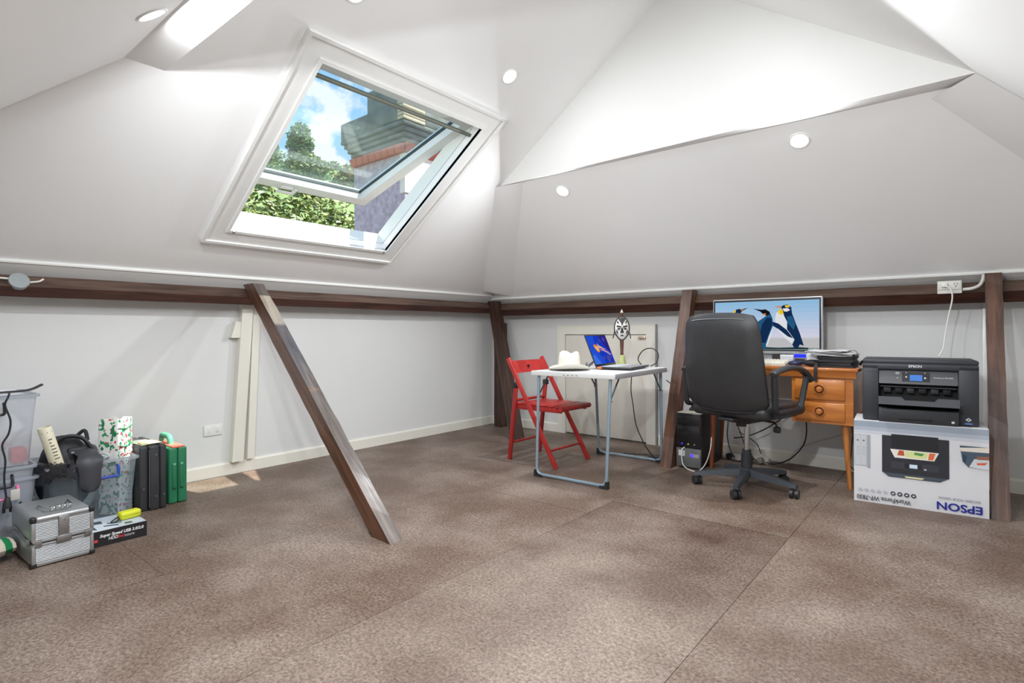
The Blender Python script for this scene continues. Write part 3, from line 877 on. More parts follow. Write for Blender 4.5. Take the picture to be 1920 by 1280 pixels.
LEATHER = mat('black_leather', (44, 44, 46), 0.42, vary=0.12, vscale=9, bump=0.12, bscale=220)

def cable(name, label, pts, r, m, cat='cable', group=None, n=8, loc=None):
    pts = [Vector(p) for p in pts]
    b = pts[0].copy(); b.z = min(p.z for p in pts) - r
    o = MB().tube(smooth_path([p-b for p in pts], n), r, 7).build(name, m)
    o.location = b
    return tag(o, label, cat, group)

# ---- red folding chair
def folding_chair():
    t = thing('folding_chair', 'red painted wooden folding chair beside the white table', 'chair', (1.45, -1.01, 0), R(-1.5))
    # local: faces +x, width along y
    w = 0.205
    def bar(p0, p1, a, b, name='leg', side=(0, 1, 0)):
        p0 = Vector(p0); p1 = Vector(p1)
        d = p1-p0; ey = Vector(side); ez = d.normalized(); ex = ey.cross(ez).normalized(); ey = ez.cross(ex)
        mb = MB(); mb.M = frame(p0, ex, ey, ez)
        mb.rbox(-a/2, a/2, -b/2, b/2, 0, d.length, 0.005)
        return mb.build(name, REDP, t)
    for s in (-1, 1):
        bar((0.222, s*w, 0.0), (-0.225, s*w, 0.765), 0.034, 0.020, 'long_leg')
        bar((-0.232, s*(w-0.024), 0.0), (-0.165, s*(w-0.024), 0.565), 0.034, 0.020, 'rear_leg')
        MB().rbox(-0.185, -0.145, s*(w-0.022)-0.017, s*(w-0.022)+0.017, 0.545, 0.585, 0.006).build('hinge', mat('hinge_black', (38, 36, 36), 0.5), t)
        # seat side rails
        mb = MB(); mb.M = Matrix.Translation((0, s*(w-0.05), 0))
        mb.rbox(-0.19, 0.235, -0.010, 0.010, 0.385, 0.422, 0.004); mb.build('seat_rail', REDP, t)
    # slatted seat
    for k in range(6):
        x = -0.175 + k*0.072
        MB().rbox(x, x+0.060, -w+0.030, w-0.030, 0.422, 0.434, 0.004).build('seat_slat', REDP, t)
    MB().cyl((0.245, -w+0.02, 0.415), (0.245, w-0.02, 0.415), 0.018, n=14).build('seat_front_rail', REDP, t)
    # rungs
    MB().cyl((0.155, -w, 0.115), (0.155, w, 0.115), 0.009, n=10).build('rung', REDP, t)
    MB().cyl((-0.215, -w+0.024, 0.13), (-0.215, w-0.024, 0.13), 0.009, n=10).build('rung', REDP, t)
    MB().cyl((-0.18, -w+0.024, 0.45), (-0.18, w-0.024, 0.45), 0.011, n=10).build('rung', REDP, t)
    # curved back panel
    vs = []; n = 10
    for i in range(n+1):
        y = -w + 2*w*i/n
        bow = -0.028*(1-(y/w)**2)
        for (dx, z) in ((0, 0.655), (0.014, 0.655), (0.014-0.052, 0.745), (-0.052, 0.745)):
            vs.append((-0.158+bow+dx, y, z))
    fs = [(3, 2, 1, 0), tuple(n*4+k for k in range(4))]
    for i in range(n):
        for k in range(4): fs.append((i*4+k, i*4+(k+1) % 4, (i+1)*4+(k+1) % 4, (i+1)*4+k))
    back = MB().add(vs, fs).build('back_panel', REDP, t)
    mb = MB().cyl((-0.2, 0, 0.70), (-0.185, 0, 0.703), 0.011, n=12)
    mb.build('keyhole', mat('keyhole_dark', (60, 20, 20), 0.7), back)
folding_chair()

# ---- white folding camping table
def camp_table():
    t = thing('folding_table', 'white topped folding camping table on grey tube legs', 'table', (1.918, -1.02, 0), R(1.6))
    X, Y, Z = 0.312, 0.415, 0.70
    TOP = mat('table_white', (214, 214, 212), 0.35, vary=0.02)
    ALU = mat('table_edge_aluminium', (196, 198, 200), 0.35, 0.6, vary=0.05)
    LEG = mat('table_leg_blue_grey', (138, 156, 168), 0.35, 0.3, vary=0.04)
    for s in (-1, 1):                                    # two hinged halves
        y0, y1 = (-Y+0.012, -0.001) if s < 0 else (0.001, Y-0.012)
        MB().box(-X+0.012, X-0.012, y0, y1, Z-0.016, Z-0.001).build('top_panel', TOP, t)
    for (x0, x1, y0, y1) in ((-X, X, -Y, -Y+0.014), (-X, X, Y-0.014, Y), (-X, -X+0.014, -Y+0.014, Y-0.014), (X-0.014, X, -Y+0.014, Y-0.014)):
        e = MB().rbox(x0, x1, y0, y1, Z-0.030, Z+0.002, 0.004).build('edge_rail', ALU if x1-x0 < 0.1 else TOP, t)
    # slots on the near rail
    for k in range(4):
        MB().rbox(-0.06+k*0.032, -0.045+k*0.032, -Y-0.001, -Y+0.002, Z-0.020, Z-0.014, 0.002).build('rivet', mat('rivet_grey', (130, 130, 132), 0.4, 0.5), t)
    for s in (-1, 1):
        y = s*(Y-0.03); yf = s*(Y+0.012); xl = 0.268
        pts = arc_pts([(-xl, y, Z-0.018), (-xl+0.008, yf, 0.016), (xl-0.008, yf, 0.016), (xl, y, Z-0.018)], 0.05, 6)
        g = MB().tube(pts, 0.0105, 10).build('leg_frame', LEG, t)
        for q in (-1, 1):
            MB().prism([(q*(xl+0.006), 0.0), (q*(xl+0.006), 0.045), (q*(xl-0.012), 0.045), (q*(xl-0.012), 0.018), (q*(xl-0.05), 0.018), (q*(xl-0.05), 0.0)], yf-0.014, yf+0.014, 'y').build('foot_cap', BLACKM, g)
            MB().tube([(q*xl, y+s*0.008, 0.53), (q*xl, y-s*0.13, Z-0.018)], 0.0055, 8).build('brace', mat('brace_grey', (104, 108, 112), 0.35, 0.5), g)
            MB().cyl((q*xl-0.014, y+s*0.006, 0.535), (q*xl+0.014, y+s*0.006, 0.535), 0.006, n=8).build('rivet', STEEL, g)
camp_table()

# ---- felt hat
def hat():
    o = None
    n = 40
    prof = [(0.168, 0.022), (0.150, 0.010), (0.118, 0.006), (0.096, 0.010), (0.092, 0.03), (0.088, 0.075), (0.080, 0.112), (0.060, 0.124), (0.030, 0.118), (0.0, 0.112)]
    t = thing('felt_hat', 'white felt fedora with pinched crown on the folding table', 'hat', (1.768, -1.205, 0.7025), R(-57))
    def grid(pr, thick):
        vs = []; fs = []
        for r, z in pr:
            for k in range(n):
                a = 2*PI*k/n
                x = r*math.cos(a)*1.06; y = r*math.sin(a)*0.84
                zz = z
                if r > 0.11: zz = z*(0.3+1.7*abs(math.cos(a)))*0.6 + 0.02*max(0, (r-0.10)/0.068)*max(0, math.cos(a-0.3))**3
                if z > 0.09:
                    zz -= (0.018*math.exp(-((y-0.014)/0.024)**2) - 0.004)*(1 if r < 0.085 else 0.3)
                    if x > 0.02: y *= 1 - 0.35*min(1, (x-0.02)/0.06)
                vs.append((x, y, max(0.0015, zz)+thick))
        m = len(pr)
        for i in range(m-1):
            for k in range(n): fs.append((i*n+k, i*n+(k+1) % n, (i+1)*n+(k+1) % n, (i+1)*n+k))
        return vs, fs
    FELT = mat('white_felt', (222, 217, 206), 0.9, vary=0.04, bump=0.15, bscale=300)
    vs, fs = grid(prof[3:], 0.0)
    MB().add(vs, fs, None, True).build('crown', FELT, t)
    vs, fs = grid(prof[:4], 0.0); v2, f2 = grid(prof[:4], 0.003)
    k0 = len(vs)
    rim = [(k, (k+1) % n, k0+(k+1) % n, k0+k) for k in range(n)]
    MB().add(vs+v2, fs+[tuple(i+k0 for i in f) for f in f2]+rim, None, True).build('brim', FELT, t)
hat()

# ---- laptop
def laptop():
    t = thing('laptop', 'open silver laptop with an orange jellyfish on its blue screen', 'laptop', (1.995, -0.855, 0.7025), R(98))
    # local: hinge along x at y=+0.13 (world -x side), user on -y
    W, D = 0.385, 0.26
    b = MB().rbox(-W/2, W/2, -D/2, D/2, 0.003, 0.017, 0.005).build('base', mat('laptop_dark_edge', (52, 52, 56), 0.4, 0.4), t)
    MB().box(-W/2+0.006, W/2-0.006, -D/2+0.006, D/2-0.018, 0.017, 0.0176).build('deck', mat('laptop_silver', (168, 170, 174), 0.35, 0.5), b)
    KEY = mat('laptop_key', (196, 198, 200), 0.45)
    for r in range(6):
        for c in range(15):
            x = -W/2+0.022+c*0.0230; y = D/2-0.036-r*0.0195
            MB().box(x, x+0.0205, y-0.017, y, 0.0176, 0.0192).build('key', KEY, b)
    MB().box(-0.055, 0.055, -D/2+0.012, -D/2+0.080, 0.0176, 0.0179).build('touchpad', mat('laptop_pad', (152, 154, 158), 0.3, 0.4), b)
    MB().box(-W/2-0.0008, -W/2, D/2-0.045, D/2-0.012, 0.004, 0.016).build('sticker', mat('orange_sticker', (226, 120, 50), 0.4), b)
    a = R(112)
    LM = frame((0, D/2-0.006, 0.014), (1, 0, 0), (0, -math.cos(a), math.sin(a)), (0, -math.sin(a), -math.cos(a)))
    H = 0.240
    mb = MB(); mb.M = LM; mb.rbox(-W/2, W/2, 0, H, -0.006, 0.0, 0.002)
    lid = mb.build('lid', mat('laptop_bezel', (20, 20, 24), 0.35), t)
    pr = Print(LM @ Matrix.Translation((-W/2+0.007, 0.018, 0.0002)), W-0.014, H-0.025, 0.75)
    pr.rect((28, 62, 200), 0, 1, 0, 1)
    pr.poly((38, 86, 224), [(0, 0), (0.55, 0), (0.30, 0.5), (0.35, 1), (0, 1)])
    pr.poly((48, 40, 140), [(0.62, 1), (1, 1), (1, 0.35), (0.8, 0.55)])
    pr.poly((66, 120, 240), [(0.0, 0.0), (0.32, 0.0), (0.12, 0.35), (0.0, 0.3)])
    for (x, y, r) in ((0.82, 0.86, 0.06), (0.60, 0.82, 0.035), (0.45, 0.74, 0.03), (0.75, 0.16, 0.09), (0.52, 0.2, 0.05)):
        pr.disc((84, 74, 170), x, y, r, r*1.5)
    for k, (dy, c) in enumerate(((0.00, (236, 190, 190)), (0.05, (226, 168, 176)), (-0.05, (240, 206, 196)), (0.10, (206, 150, 176)))):
        up = [(0.40+0.55*i/10, 0.64-0.36*i/10+dy*math.sin(i*0.8+k)+0.035*(1-i/11)) for i in range(11)]
        dn = [(0.40+0.55*i/10, 0.64-0.36*i/10+dy*math.sin(i*0.8+k)-0.02*(1-i/12)) for i in range(10, -1, -1)]
        pr.poly(c, up+dn)
    bell = [(0.20, 0.66), (0.27, 0.70), (0.36, 0.66), (0.42, 0.58), (0.44, 0.46), (0.40, 0.40), (0.34, 0.41), (0.28, 0.46), (0.23, 0.55)]
    pr.poly((236, 140, 40), bell)
    pr.poly((248, 190, 90), [(x*0.7+0.33*0.3, y*0.7+0.52*0.3) for x, y in bell])
    pr.poly((250, 214, 150), [(x*0.35+0.38*0.65, y*0.35+0.55*0.65) for x, y in bell])
    pr.build('screen_picture', lid)
laptop()

# ---- carved mask ornament
def mask():
    t = thing('mask_ornament', 'black and white carved mask on a brown handle standing on the table', 'ornament', (1.85, -0.60, 0.702), R(32))
    BR = mat('mask_brown', (92, 58, 44), 0.5, vary=0.15); BK = mat('mask_black', (36, 34, 34), 0.5); WT = mat('mask_white', (226, 222, 214), 0.6)
    MB().lathe([(0.030, 0), (0.032, 0.01), (0.026, 0.04), (0.022, 0.075), (0.020, 0.082)], 18).build('vase_base', mat('mask_base_green', (176, 182, 120), 0.5, vary=0.2, vscale=40), t)
    MB().lathe([(0.010, 0.082), (0.013, 0.09), (0.011, 0.10), (0.013, 0.14), (0.016, 0.205)], 14).build('handle', BR, t)
    zc = 0.285
    # head: domed shield facing -y
    n = 26; vs = []; fs = []
    def outline(a):
        x = 0.054*math.cos(a); z = 0.088*math.sin(a)
        if z < 0: x *= 1 - 0.35*(-z/0.088)**2
        return x, z
    rings = ((1.0, 0.0), (0.97, -0.012), (0.8, -0.022), (0.45, -0.032), (0.0, -0.035))
    for f, y in rings:
        for k in range(n):
            x, z = outline(2*PI*k/n); vs.append((x*f, y, zc+z*f))
    for i in range(4):
        for k in range(n): fs.append((i*n+k, i*n+(k+1) % n, (i+1)*n+(k+1) % n, (i+1)*n+k))
    fs.append(tuple(range(n)))
    head = MB().add(vs, fs, None, True).build('face', WT, t)
    mb = MB().tube([(outline(2*PI*k/n)[0]*1.02, -0.006, zc+outline(2*PI*k/n)[1]*1.02) for k in range(n)], 0.006, 8, closed=True)
    mb.build('rim', BK, head)
    def mark(name, pts):
        # raised black marks, sitting on the dome
        q = [(x, -0.0345+0.55*((x/0.054)**2+(z/0.088)**2)*0.03-0.003, zc+z) for x, z in pts]
        m = MB(); k = len(q)
        m.add([(a, b-0.002, c) for a, b, c in q]+[(a, b+0.012, c) for a, b, c in q], [tuple(range(k)), tuple(range(2*k-1, k-1, -1))]+[(i, (i+1) % k, (i+1) % k+k, i+k) for i in range(k)])
        m.build(name, BK, head)
    mark('forehead_mark', [(-0.030, 0.075), (0.0, 0.085), (0.030, 0.075), (0.010, 0.045), (0.0, 0.020), (-0.010, 0.045)])
    for s in (-1, 1):
        mark('brow', [(s*0.004, 0.018), (s*0.038, 0.026), (s*0.042, 0.014), (s*0.010, 0.006)])
        mark('eye', [(s*0.010, 0.000), (s*0.024, 0.006), (s*0.038, -0.002), (s*0.024, -0.012)])
        mark('cheek_mark', [(s*0.036, -0.014), (s*0.044, -0.010), (s*0.040, -0.034), (s*0.030, -0.040)])
        mark('temple_mark', [(s*0.030, 0.062), (s*0.040, 0.048), (s*0.024, 0.034)])
        MB().tube(smooth_path([(s*0.054, 0, zc-0.02), (s*0.062, -0.004, zc-0.05), (s*0.066, -0.002, zc-0.075)]), 0.004, 8).build('ear_pendant', BK, t)
    mark('nose', [(-0.004, 0.008), (0.004, 0.008), (0.014, -0.034), (-0.014, -0.034)])
    mark('mouth', [(-0.016, -0.054), (0.0, -0.046), (0.016, -0.054), (0.0, -0.058)])
    mb = MB(); mb.M = Matrix.Translation((0, 0, 0.0))
    mb.lathe([(0.008, 0.365), (0.007, 0.378), (0.014, 0.388), (0.013, 0.402), (0.006, 0.408)], 14); mb.build('finial', BR, t)
    mb = MB(); mb.lathe([(0.012, 0.408), (0.012, 0.412), (0.004, 0.418), (0.006, 0.428), (0.0, 0.431)], 12); mb.build('finial_tip', WT, t)
mask()
cable('black_cable', 'thin black cord looping up behind the laptop', [(2.03, -0.625, 0.709), (1.99, -0.61, 0.76), (2.03, -0.60, 0.825), (2.10, -0.60, 0.838), (2.145, -0.60, 0.80), (2.14, -0.61, 0.74), (2.10, -0.63, 0.708)], 0.004, CABLEK)
cable('wire_bundle', 'tangle of grey wires between the hat and the laptop', [(1.85, -1.075, 0.708), (1.82, -1.06, 0.745), (1.80, -1.03, 0.712), (1.84, -1.02, 0.735), (1.78, -1.00, 0.710), (1.82, -0.97, 0.75), (1.77, -0.95, 0.709)], 0.005, CABLEG)
cable('black_cable', 'black cord hanging from the folding table down to the floor', [(2.075, -0.88, 0.66), (2.07, -0.88, 0.55), (2.08, -0.87, 0.45), (2.09, -0.84, 0.30), (2.10, -0.72, 0.14), (2.12, -0.60, 0.03), (2.14, -0.50, 0.006)], 0.0035, CABLEK)
def adapter():
    t = thing('power_adapter', 'black power adapter lying on the floor under the folding table', 'adapter', (2.08, -0.50, 0), R(20))
    MB().rbox(-0.055, 0.055, -0.024, 0.024, 0, 0.028, 0.006).build('body', BLACKP, t)
    MB().tube(smooth_path([(0.055, 0, 0.012), (0.09, 0.02, 0.008), (0.12, 0.05, 0.004)]), 0.003, 6).build('lead', CABLEK, t)
adapter()
cable('black_cable', 'black cord lying in loops on the floor near the hatch', [(1.80, -0.48, 0.005), (1.90, -0.44, 0.005), (2.02, -0.40, 0.005), (2.13, -0.36, 0.005), (2.19, -0.40, 0.005)], 0.004, CABLEK)
cable('black_cable', 'black cord slung from the table leg to the computer tower', [(2.165, -0.50, 0.60), (2.20, -0.36, 0.52), (2.26, -0.33, 0.45), (2.33, -0.345, 0.405)], 0.0035, CABLEK)

# ---- computer tower
def tower():
    t = thing('computer_tower', 'black and grey desktop computer tower with lit front ports', 'computer', (2.382, -0.43, 0), R(0))
    W, D, H = 0.175, 0.40, 0.39
    MB().rbox(-W/2, W/2, -D/2+0.02, D/2, 0.008, H-0.006, 0.004).build('case', mat('tower_black', (30, 31, 33), 0.45), t)
    MB().box(-W/2+0.004, W/2-0.004, -D/2+0.01, D/2-0.01, H-0.006, H).build('lid', mat('tower_lid', (176, 172, 160), 0.5), t)
    GR = mat('tower_grey', (96, 97, 98), 0.45); SH = mat('tower_gloss', (26, 27, 30), 0.15)
    y = -D/2
    MB().rbox(-W/2, W/2, y, y+0.024, 0.010, 0.142, 0.004).build('lower_front', GR, t)
    MB().rbox(-W/2, W/2, y, y+0.024, 0.142, H-0.004, 0.004).build('upper_front', SH, t)
    MB().rbox(-W/2+0.008, W/2-0.008, y-0.003, y+0.004, 0.305, 0.372, 0.002).build('drive_door', SH, t)
    MB().rbox(-W/2+0.008, W/2-0.008, y-0.003, y+0.004, 0.195, 0.30, 0.002).build('drive_door', SH, t)
    for k, (c, e) in enumerate((((60, 60, 230), 1.2), ((200, 200, 90), 0.5), ((120, 122, 126), 0))):
        m = glow('port_light_%d' % k, c, e) if e else mat('port_grey', c, 0.4)
        MB().cyl((-0.045+k*0.045, y-0.004, 0.172), (-0.045+k*0.045, y, 0.172), 0.006, n=12).build('port', m, t)
    MB().box(-0.07, -0.025, y-0.0015, y, 0.085, 0.125).build('sticker', mat('white_sticker', (206, 206, 204), 0.5), t)
    MB().box(0.012, 0.075, y-0.0015, y, 0.082, 0.106).build('badge', mat('badge_silver', (180, 182, 190), 0.3, 0.4), t)
    MB().box(0.014, 0.035, y-0.003, y-0.0015, 0.084, 0.104).build('badge_light', glow('badge_blue', (80, 60, 235), 1.6), t)
    for x in (-0.07, 0.07):
        for yy in (-0.16, 0.16): MB().cyl((x, yy, 0), (x, yy, 0.010), 0.012, n=12).build('foot', BLACKM, t)
tower()
def tower_top():
    t = thing('router', 'small flat black router on top of the computer tower', 'router', (2.39, -0.45, 0.3905), R(12))
    MB().rbox(-0.06, 0.06, -0.05, 0.05, 0, 0.022, 0.006).build('body', BLACKP, t)
    MB().box(-0.02, 0.05, -0.052, -0.048, 0.004, 0.012).build('label', mat('yellow_label', (206, 204, 120), 0.6), t)
tower_top()
cable('usb_cord', 'white cord plugged into the computer tower front and trailing to the floor', [(2.36, -0.642, 0.150), (2.345, -0.655, 0.13), (2.345, -0.655, 0.07), (2.36, -0.665, 0.03), (2.41, -0.69, 0.008), (2.47, -0.68, 0.006), (2.50, -0.62, 0.05), (2.51, -0.55, 0.15), (2.50, -0.50, 0.28), (2.49, -0.48, 0.36)], 0.0035, CABLEW)

# ---- desk
def desk():
    t = thing('desk', 'honey varnished wooden desk with two drawers and tapered legs', 'desk', (2.90, -0.325, 0))
    x0, x1, y0, y1, z = -0.50, 0.495, -0.225, 0.215, 0.735
    MB().rbox(x0, x1, y0, y1, z-0.022, z, 0.006).build('desk_top', HONEY, t)
    MB().prism([(y0+0.004, z-0.020), (y0+0.026, z-0.020), (y0+0.030, z-0.062), (y0+0.016, z-0.062)], x0+0.012, x1-0.012, 'x').build('front_rail', HONEY, t)
    for xa in (x0+0.012, x1-0.030):
        MB().box(xa, xa+0.018, y0+0.03, y1-0.01, z-0.062, z-0.021).build('side_rail', HONEY, t)
    # drawer case
    cx0, cx1, cz0, cz1, cy = 0.125, 0.465, 0.385, z-0.062, y0+0.030
    case = MB().box(cx0, cx1, cy, y1-0.02, cz0, cz1).build('drawer_case', HONEY, t)
    for (a, b) in ((cz0+0.016, cz0+0.132), (cz0+0.148, cz1-0.012)):
        d = MB().rbox(cx0+0.018, cx1-0.042, cy-0.010, cy+0.004, a, b, 0.006).build('drawer', HONEY, t)
        mb = MB(); mb.M = frame(((cx0+cx1)/2-0.012, cy-0.010, (a+b)/2), (1, 0, 0), (0, 0, 1), (0, -1, 0))
        mb.lathe([(0.034, 0.0), (0.034, 0.004), (0.029, 0.005), (0.022, -0.002), (0.016, 0.004), (0.018, 0.014), (0.012, 0.020), (0.0, 0.021)], 26)
        mb.build('knob', mat('knob_wood', (182, 112, 58), 0.3, vary=0.2, vscale=30), d)
    # legs: right pair under the case, left pair at the kneehole
    def leg(top, foot, ra, rb, m):
        MB().tube([top, foot], [ra, rb], 14).build('leg', m, t)
    leg((0.415, -0.145, cz0), (0.447, -0.20, 0.0), 0.021, 0.011, HONEYZ)
    leg((0.415, 0.16, cz0), (0.447, 0.185, 0.0), 0.021, 0.011, HONEYZ)
    DK = wood_mat('dark_varnished_leg', (96, 48, 28), (150, 84, 50), 0.35, 'Z', 0.8)
    leg((-0.375, -0.165, z-0.022), (-0.398, -0.19, 0.0), 0.024, 0.014, DK)
    leg((-0.425, 0.17, z-0.022), (-0.465, 0.195, 0.0), 0.024, 0.014, DK)
desk()

# ---- monitor
def monitor():
    t = thing('monitor', 'wide silver edged monitor showing penguins on a beach', 'monitor', (2.787, -0.245, 0.7355), R(-1.2))
    W, z0, z1 = 0.735, 0.068, 0.462
    SIL = mat('monitor_silver', (178, 180, 184), 0.35, 0.4)
    MB().rbox(-W/2, W/2, 0.0, 0.035, z0, z1, 0.006).build('housing', SIL, t)
    bz = MB().box(-W/2+0.008, W/2-0.008, -0.003, 0.004, z0+0.022, z1-0.008).build('bezel', mat('monitor_bezel', (26, 27, 30), 0.3), t)
    MB().rbox(-0.10, 0.10, -0.07, 0.09, 0.0, 0.012, 0.005).build('stand_base', SIL, t)
    MB().rbox(-0.04, 0.04, 0.036, 0.06, 0.010, 0.25, 0.005).build('stand_neck', SIL, t)
    sw, sh = W-0.038, z1-z0-0.052
    pr = Print(frame((-sw/2, -0.0032, z0+0.030), (1, 0, 0), (0, 0, 1), (0, -1, 0)), sw, sh, 0.8)
    U = lambda pts: [((x-80)/1290.0, 1-(y-135)/610.0) for x, y in pts]
    for k in range(12):                                          # sky to sand in bands
        f = k/11.0
        if f < 0.75:
            g = f/0.75; c = (int(150+70*g), int(196+22*g), int(232+6*g))
        else: c = (206, 204, 208)
        b1 = 1-k/12.0
        pr.rect(c, 0, 1, b1-1/12.0, b1)
    pr.rect((196, 196, 198), 0, 1, 0.06, 0.22)
    pr.rect((150, 160, 160), 0, 1, 0.0, 0.05)
    pr.poly((36, 60, 66), U([(300, 735), (640, 712), (900, 722), (1130, 708), (1250, 716), (1240, 736), (600, 742)]))
    NV, TL, WH, YE, ORG, BKc = (20, 46, 84), (36, 92, 132), (232, 234, 238), (246, 206, 40), (232, 128, 40), (16, 20, 30)
    # left bird
    pr.poly(NV, U([(300, 300), (350, 235), (410, 222), (440, 245), (420, 300), (470, 420), (480, 690), (260, 700), (250, 450)]))
    pr.poly(BKc, U([(400, 240), (520, 211), (430, 262)])); pr.poly(YE, U([(320, 275), (345, 238), (365, 240), (350, 280)]))
    pr.poly(ORG, U([(415, 245), (480, 224), (440, 250)]))
    pr.poly(TL, U([(500, 385), (640, 378), (600, 430), (520, 440)]))
    # middle bird
    pr.poly(WH, U([(835, 440), (810, 560), (760, 700), (735, 700), (770, 520)]))
    pr.poly(TL, U([(745, 325), (640, 395), (604, 500), (612, 620), (650, 705), (700, 690), (705, 735), (750, 735), (745, 690), (780, 580), (835, 440), (825, 350), (800, 290)]))
    pr.poly(NV, U([(760, 345), (700, 420), (670, 540), (690, 660), (740, 660), (790, 520), (825, 430), (815, 350)]))
    pr.poly(BKc, U([(585, 225), (690, 243), (740, 238), (790, 268), (800, 300), (745, 322), (700, 290), (680, 268)]))
    pr.poly(ORG, U([(715, 290), (748, 290), (742, 318), (722, 308)]))
    # right bird
    pr.poly(WH, U([(930, 245), (870, 290), (858, 370), (890, 500), (960, 585), (1060, 670), (1085, 600), (1010, 480), (990, 380), (965, 300)]))
    pr.poly(YE, U([(930, 235), (962, 262), (950, 312), (905, 300), (895, 262)]))
    pr.poly(NV, U([(930, 215), (960, 192), (1010, 188), (1052, 220), (1062, 300), (1105, 420), (1150, 540), (1196, 692), (1150, 678), (1125, 725), (1085, 720), (1062, 680), (1090, 620), (1000, 490), (1005, 400), (968, 330), (950, 255)]))
    pr.poly(TL, U([(1000, 330), (1060, 330), (1100, 430), (1080, 500), (1010, 420)]))
    pr.poly(YE, U([(975, 196), (1030, 196), (1030, 222), (985, 222)])); pr.poly(ORG, U([(835, 211), (932, 202), (935, 222), (900, 220)]))
    pr.poly(WH, U([(950, 235), (1010, 230), (1040, 255), (1000, 275), (965, 270)]))
    # flipper across
    pr.poly(NV, U([(825, 395), (900, 420), (1000, 500), (1075, 605), (1010, 580), (900, 490), (835, 450)]))
    pr.build('screen_picture', bz)
monitor()
# ---- things on the desk
ZD = 0.7355
def keyboard():
    t = thing('keyboard', 'beige computer keyboard on the desk in front of the monitor', 'keyboard', (2.76, -0.42, ZD), R(-2))
    BE = mat('keyboard_beige', (206, 200, 184), 0.5); KY = mat('key_beige', (226, 222, 208), 0.5)
    b = MB().add([(-0.225, -0.075, 0), (0.225, -0.075, 0), (0.225, 0.075, 0), (-0.225, 0.075, 0), (-0.225, -0.075, 0.014), (0.225, -0.075, 0.014), (0.225, 0.075, 0.030), (-0.225, 0.075, 0.030)], [(3,2,1,0),(4,5,6,7),(0,1,5,4),(1,2,6,5),(2,3,7,6),(3,0,4,7)]).build('base', BE, t)
    for r in range(6):
        for c in range(21):
            x = -0.218+c*0.0208; y = -0.066+r*0.0225; z = 0.0145+(y+0.075)*0.107
            MB().add([(x, y, z), (x+0.018, y, z), (x+0.018, y+0.019, z+0.002), (x, y+0.019, z+0.002), (x+0.003, y+0.003, z+0.008), (x+0.015, y+0.003, z+0.008), (x+0.015, y+0.016, z+0.010), (x+0.003, y+0.016, z+0.010)], [(4,5,6,7),(0,1,5,4),(1,2,6,5),(2,3,7,6),(3,0,4,7)]).build('key', KY, b)
keyboard()
def hub():
    t = thing('card_hub', 'small grey desktop hub with a glowing blue top edge', 'hub', (3.04, -0.335, ZD), R(0))
    MB().rbox(-0.042, 0.042, -0.03, 0.03, 0, 0.078, 0.004).build('body', mat('hub_grey', (138, 138, 142), 0.4, 0.3), t)
    MB().box(-0.036, 0.036, -0.0315, -0.029, 0.052, 0.074).build('light_bar', glow('hub_blue', (40, 50, 240), 1.5), t)
    MB().box(-0.030, 0.030, -0.0315, -0.029, 0.010, 0.044).build('slot_panel', mat('hub_slots', (52, 50, 52), 0.5), t)
hub()
def plain_box(name, label, cat, loc, rz, w, d, h, m, seam=True):
    t = thing(name, label, cat, loc, rz)
    MB().rbox(-w/2, w/2, -d/2, d/2, 0, h, 0.003).build('body', m, t)
    if seam: MB().box(-w/2+0.006, w/2-0.006, -d/2-0.0006, -d/2, h*0.78, h*0.80).build('lid_seam', mat('seam_grey', (150, 150, 150), 0.6), t)
    return t
plain_box('speaker_box', 'pale grey speaker box under the monitor behind the keyboard', 'speaker', (2.955, -0.29, ZD), 0, 0.10, 0.05, 0.066, mat('pale_grey_box', (206, 208, 212), 0.4))
plain_box('carton', 'small white carton between the blue lit hub and paper pile', 'box', (3.118, -0.34, ZD), 0, 0.07, 0.08, 0.082, mat('white_carton', (214, 214, 216), 0.5))
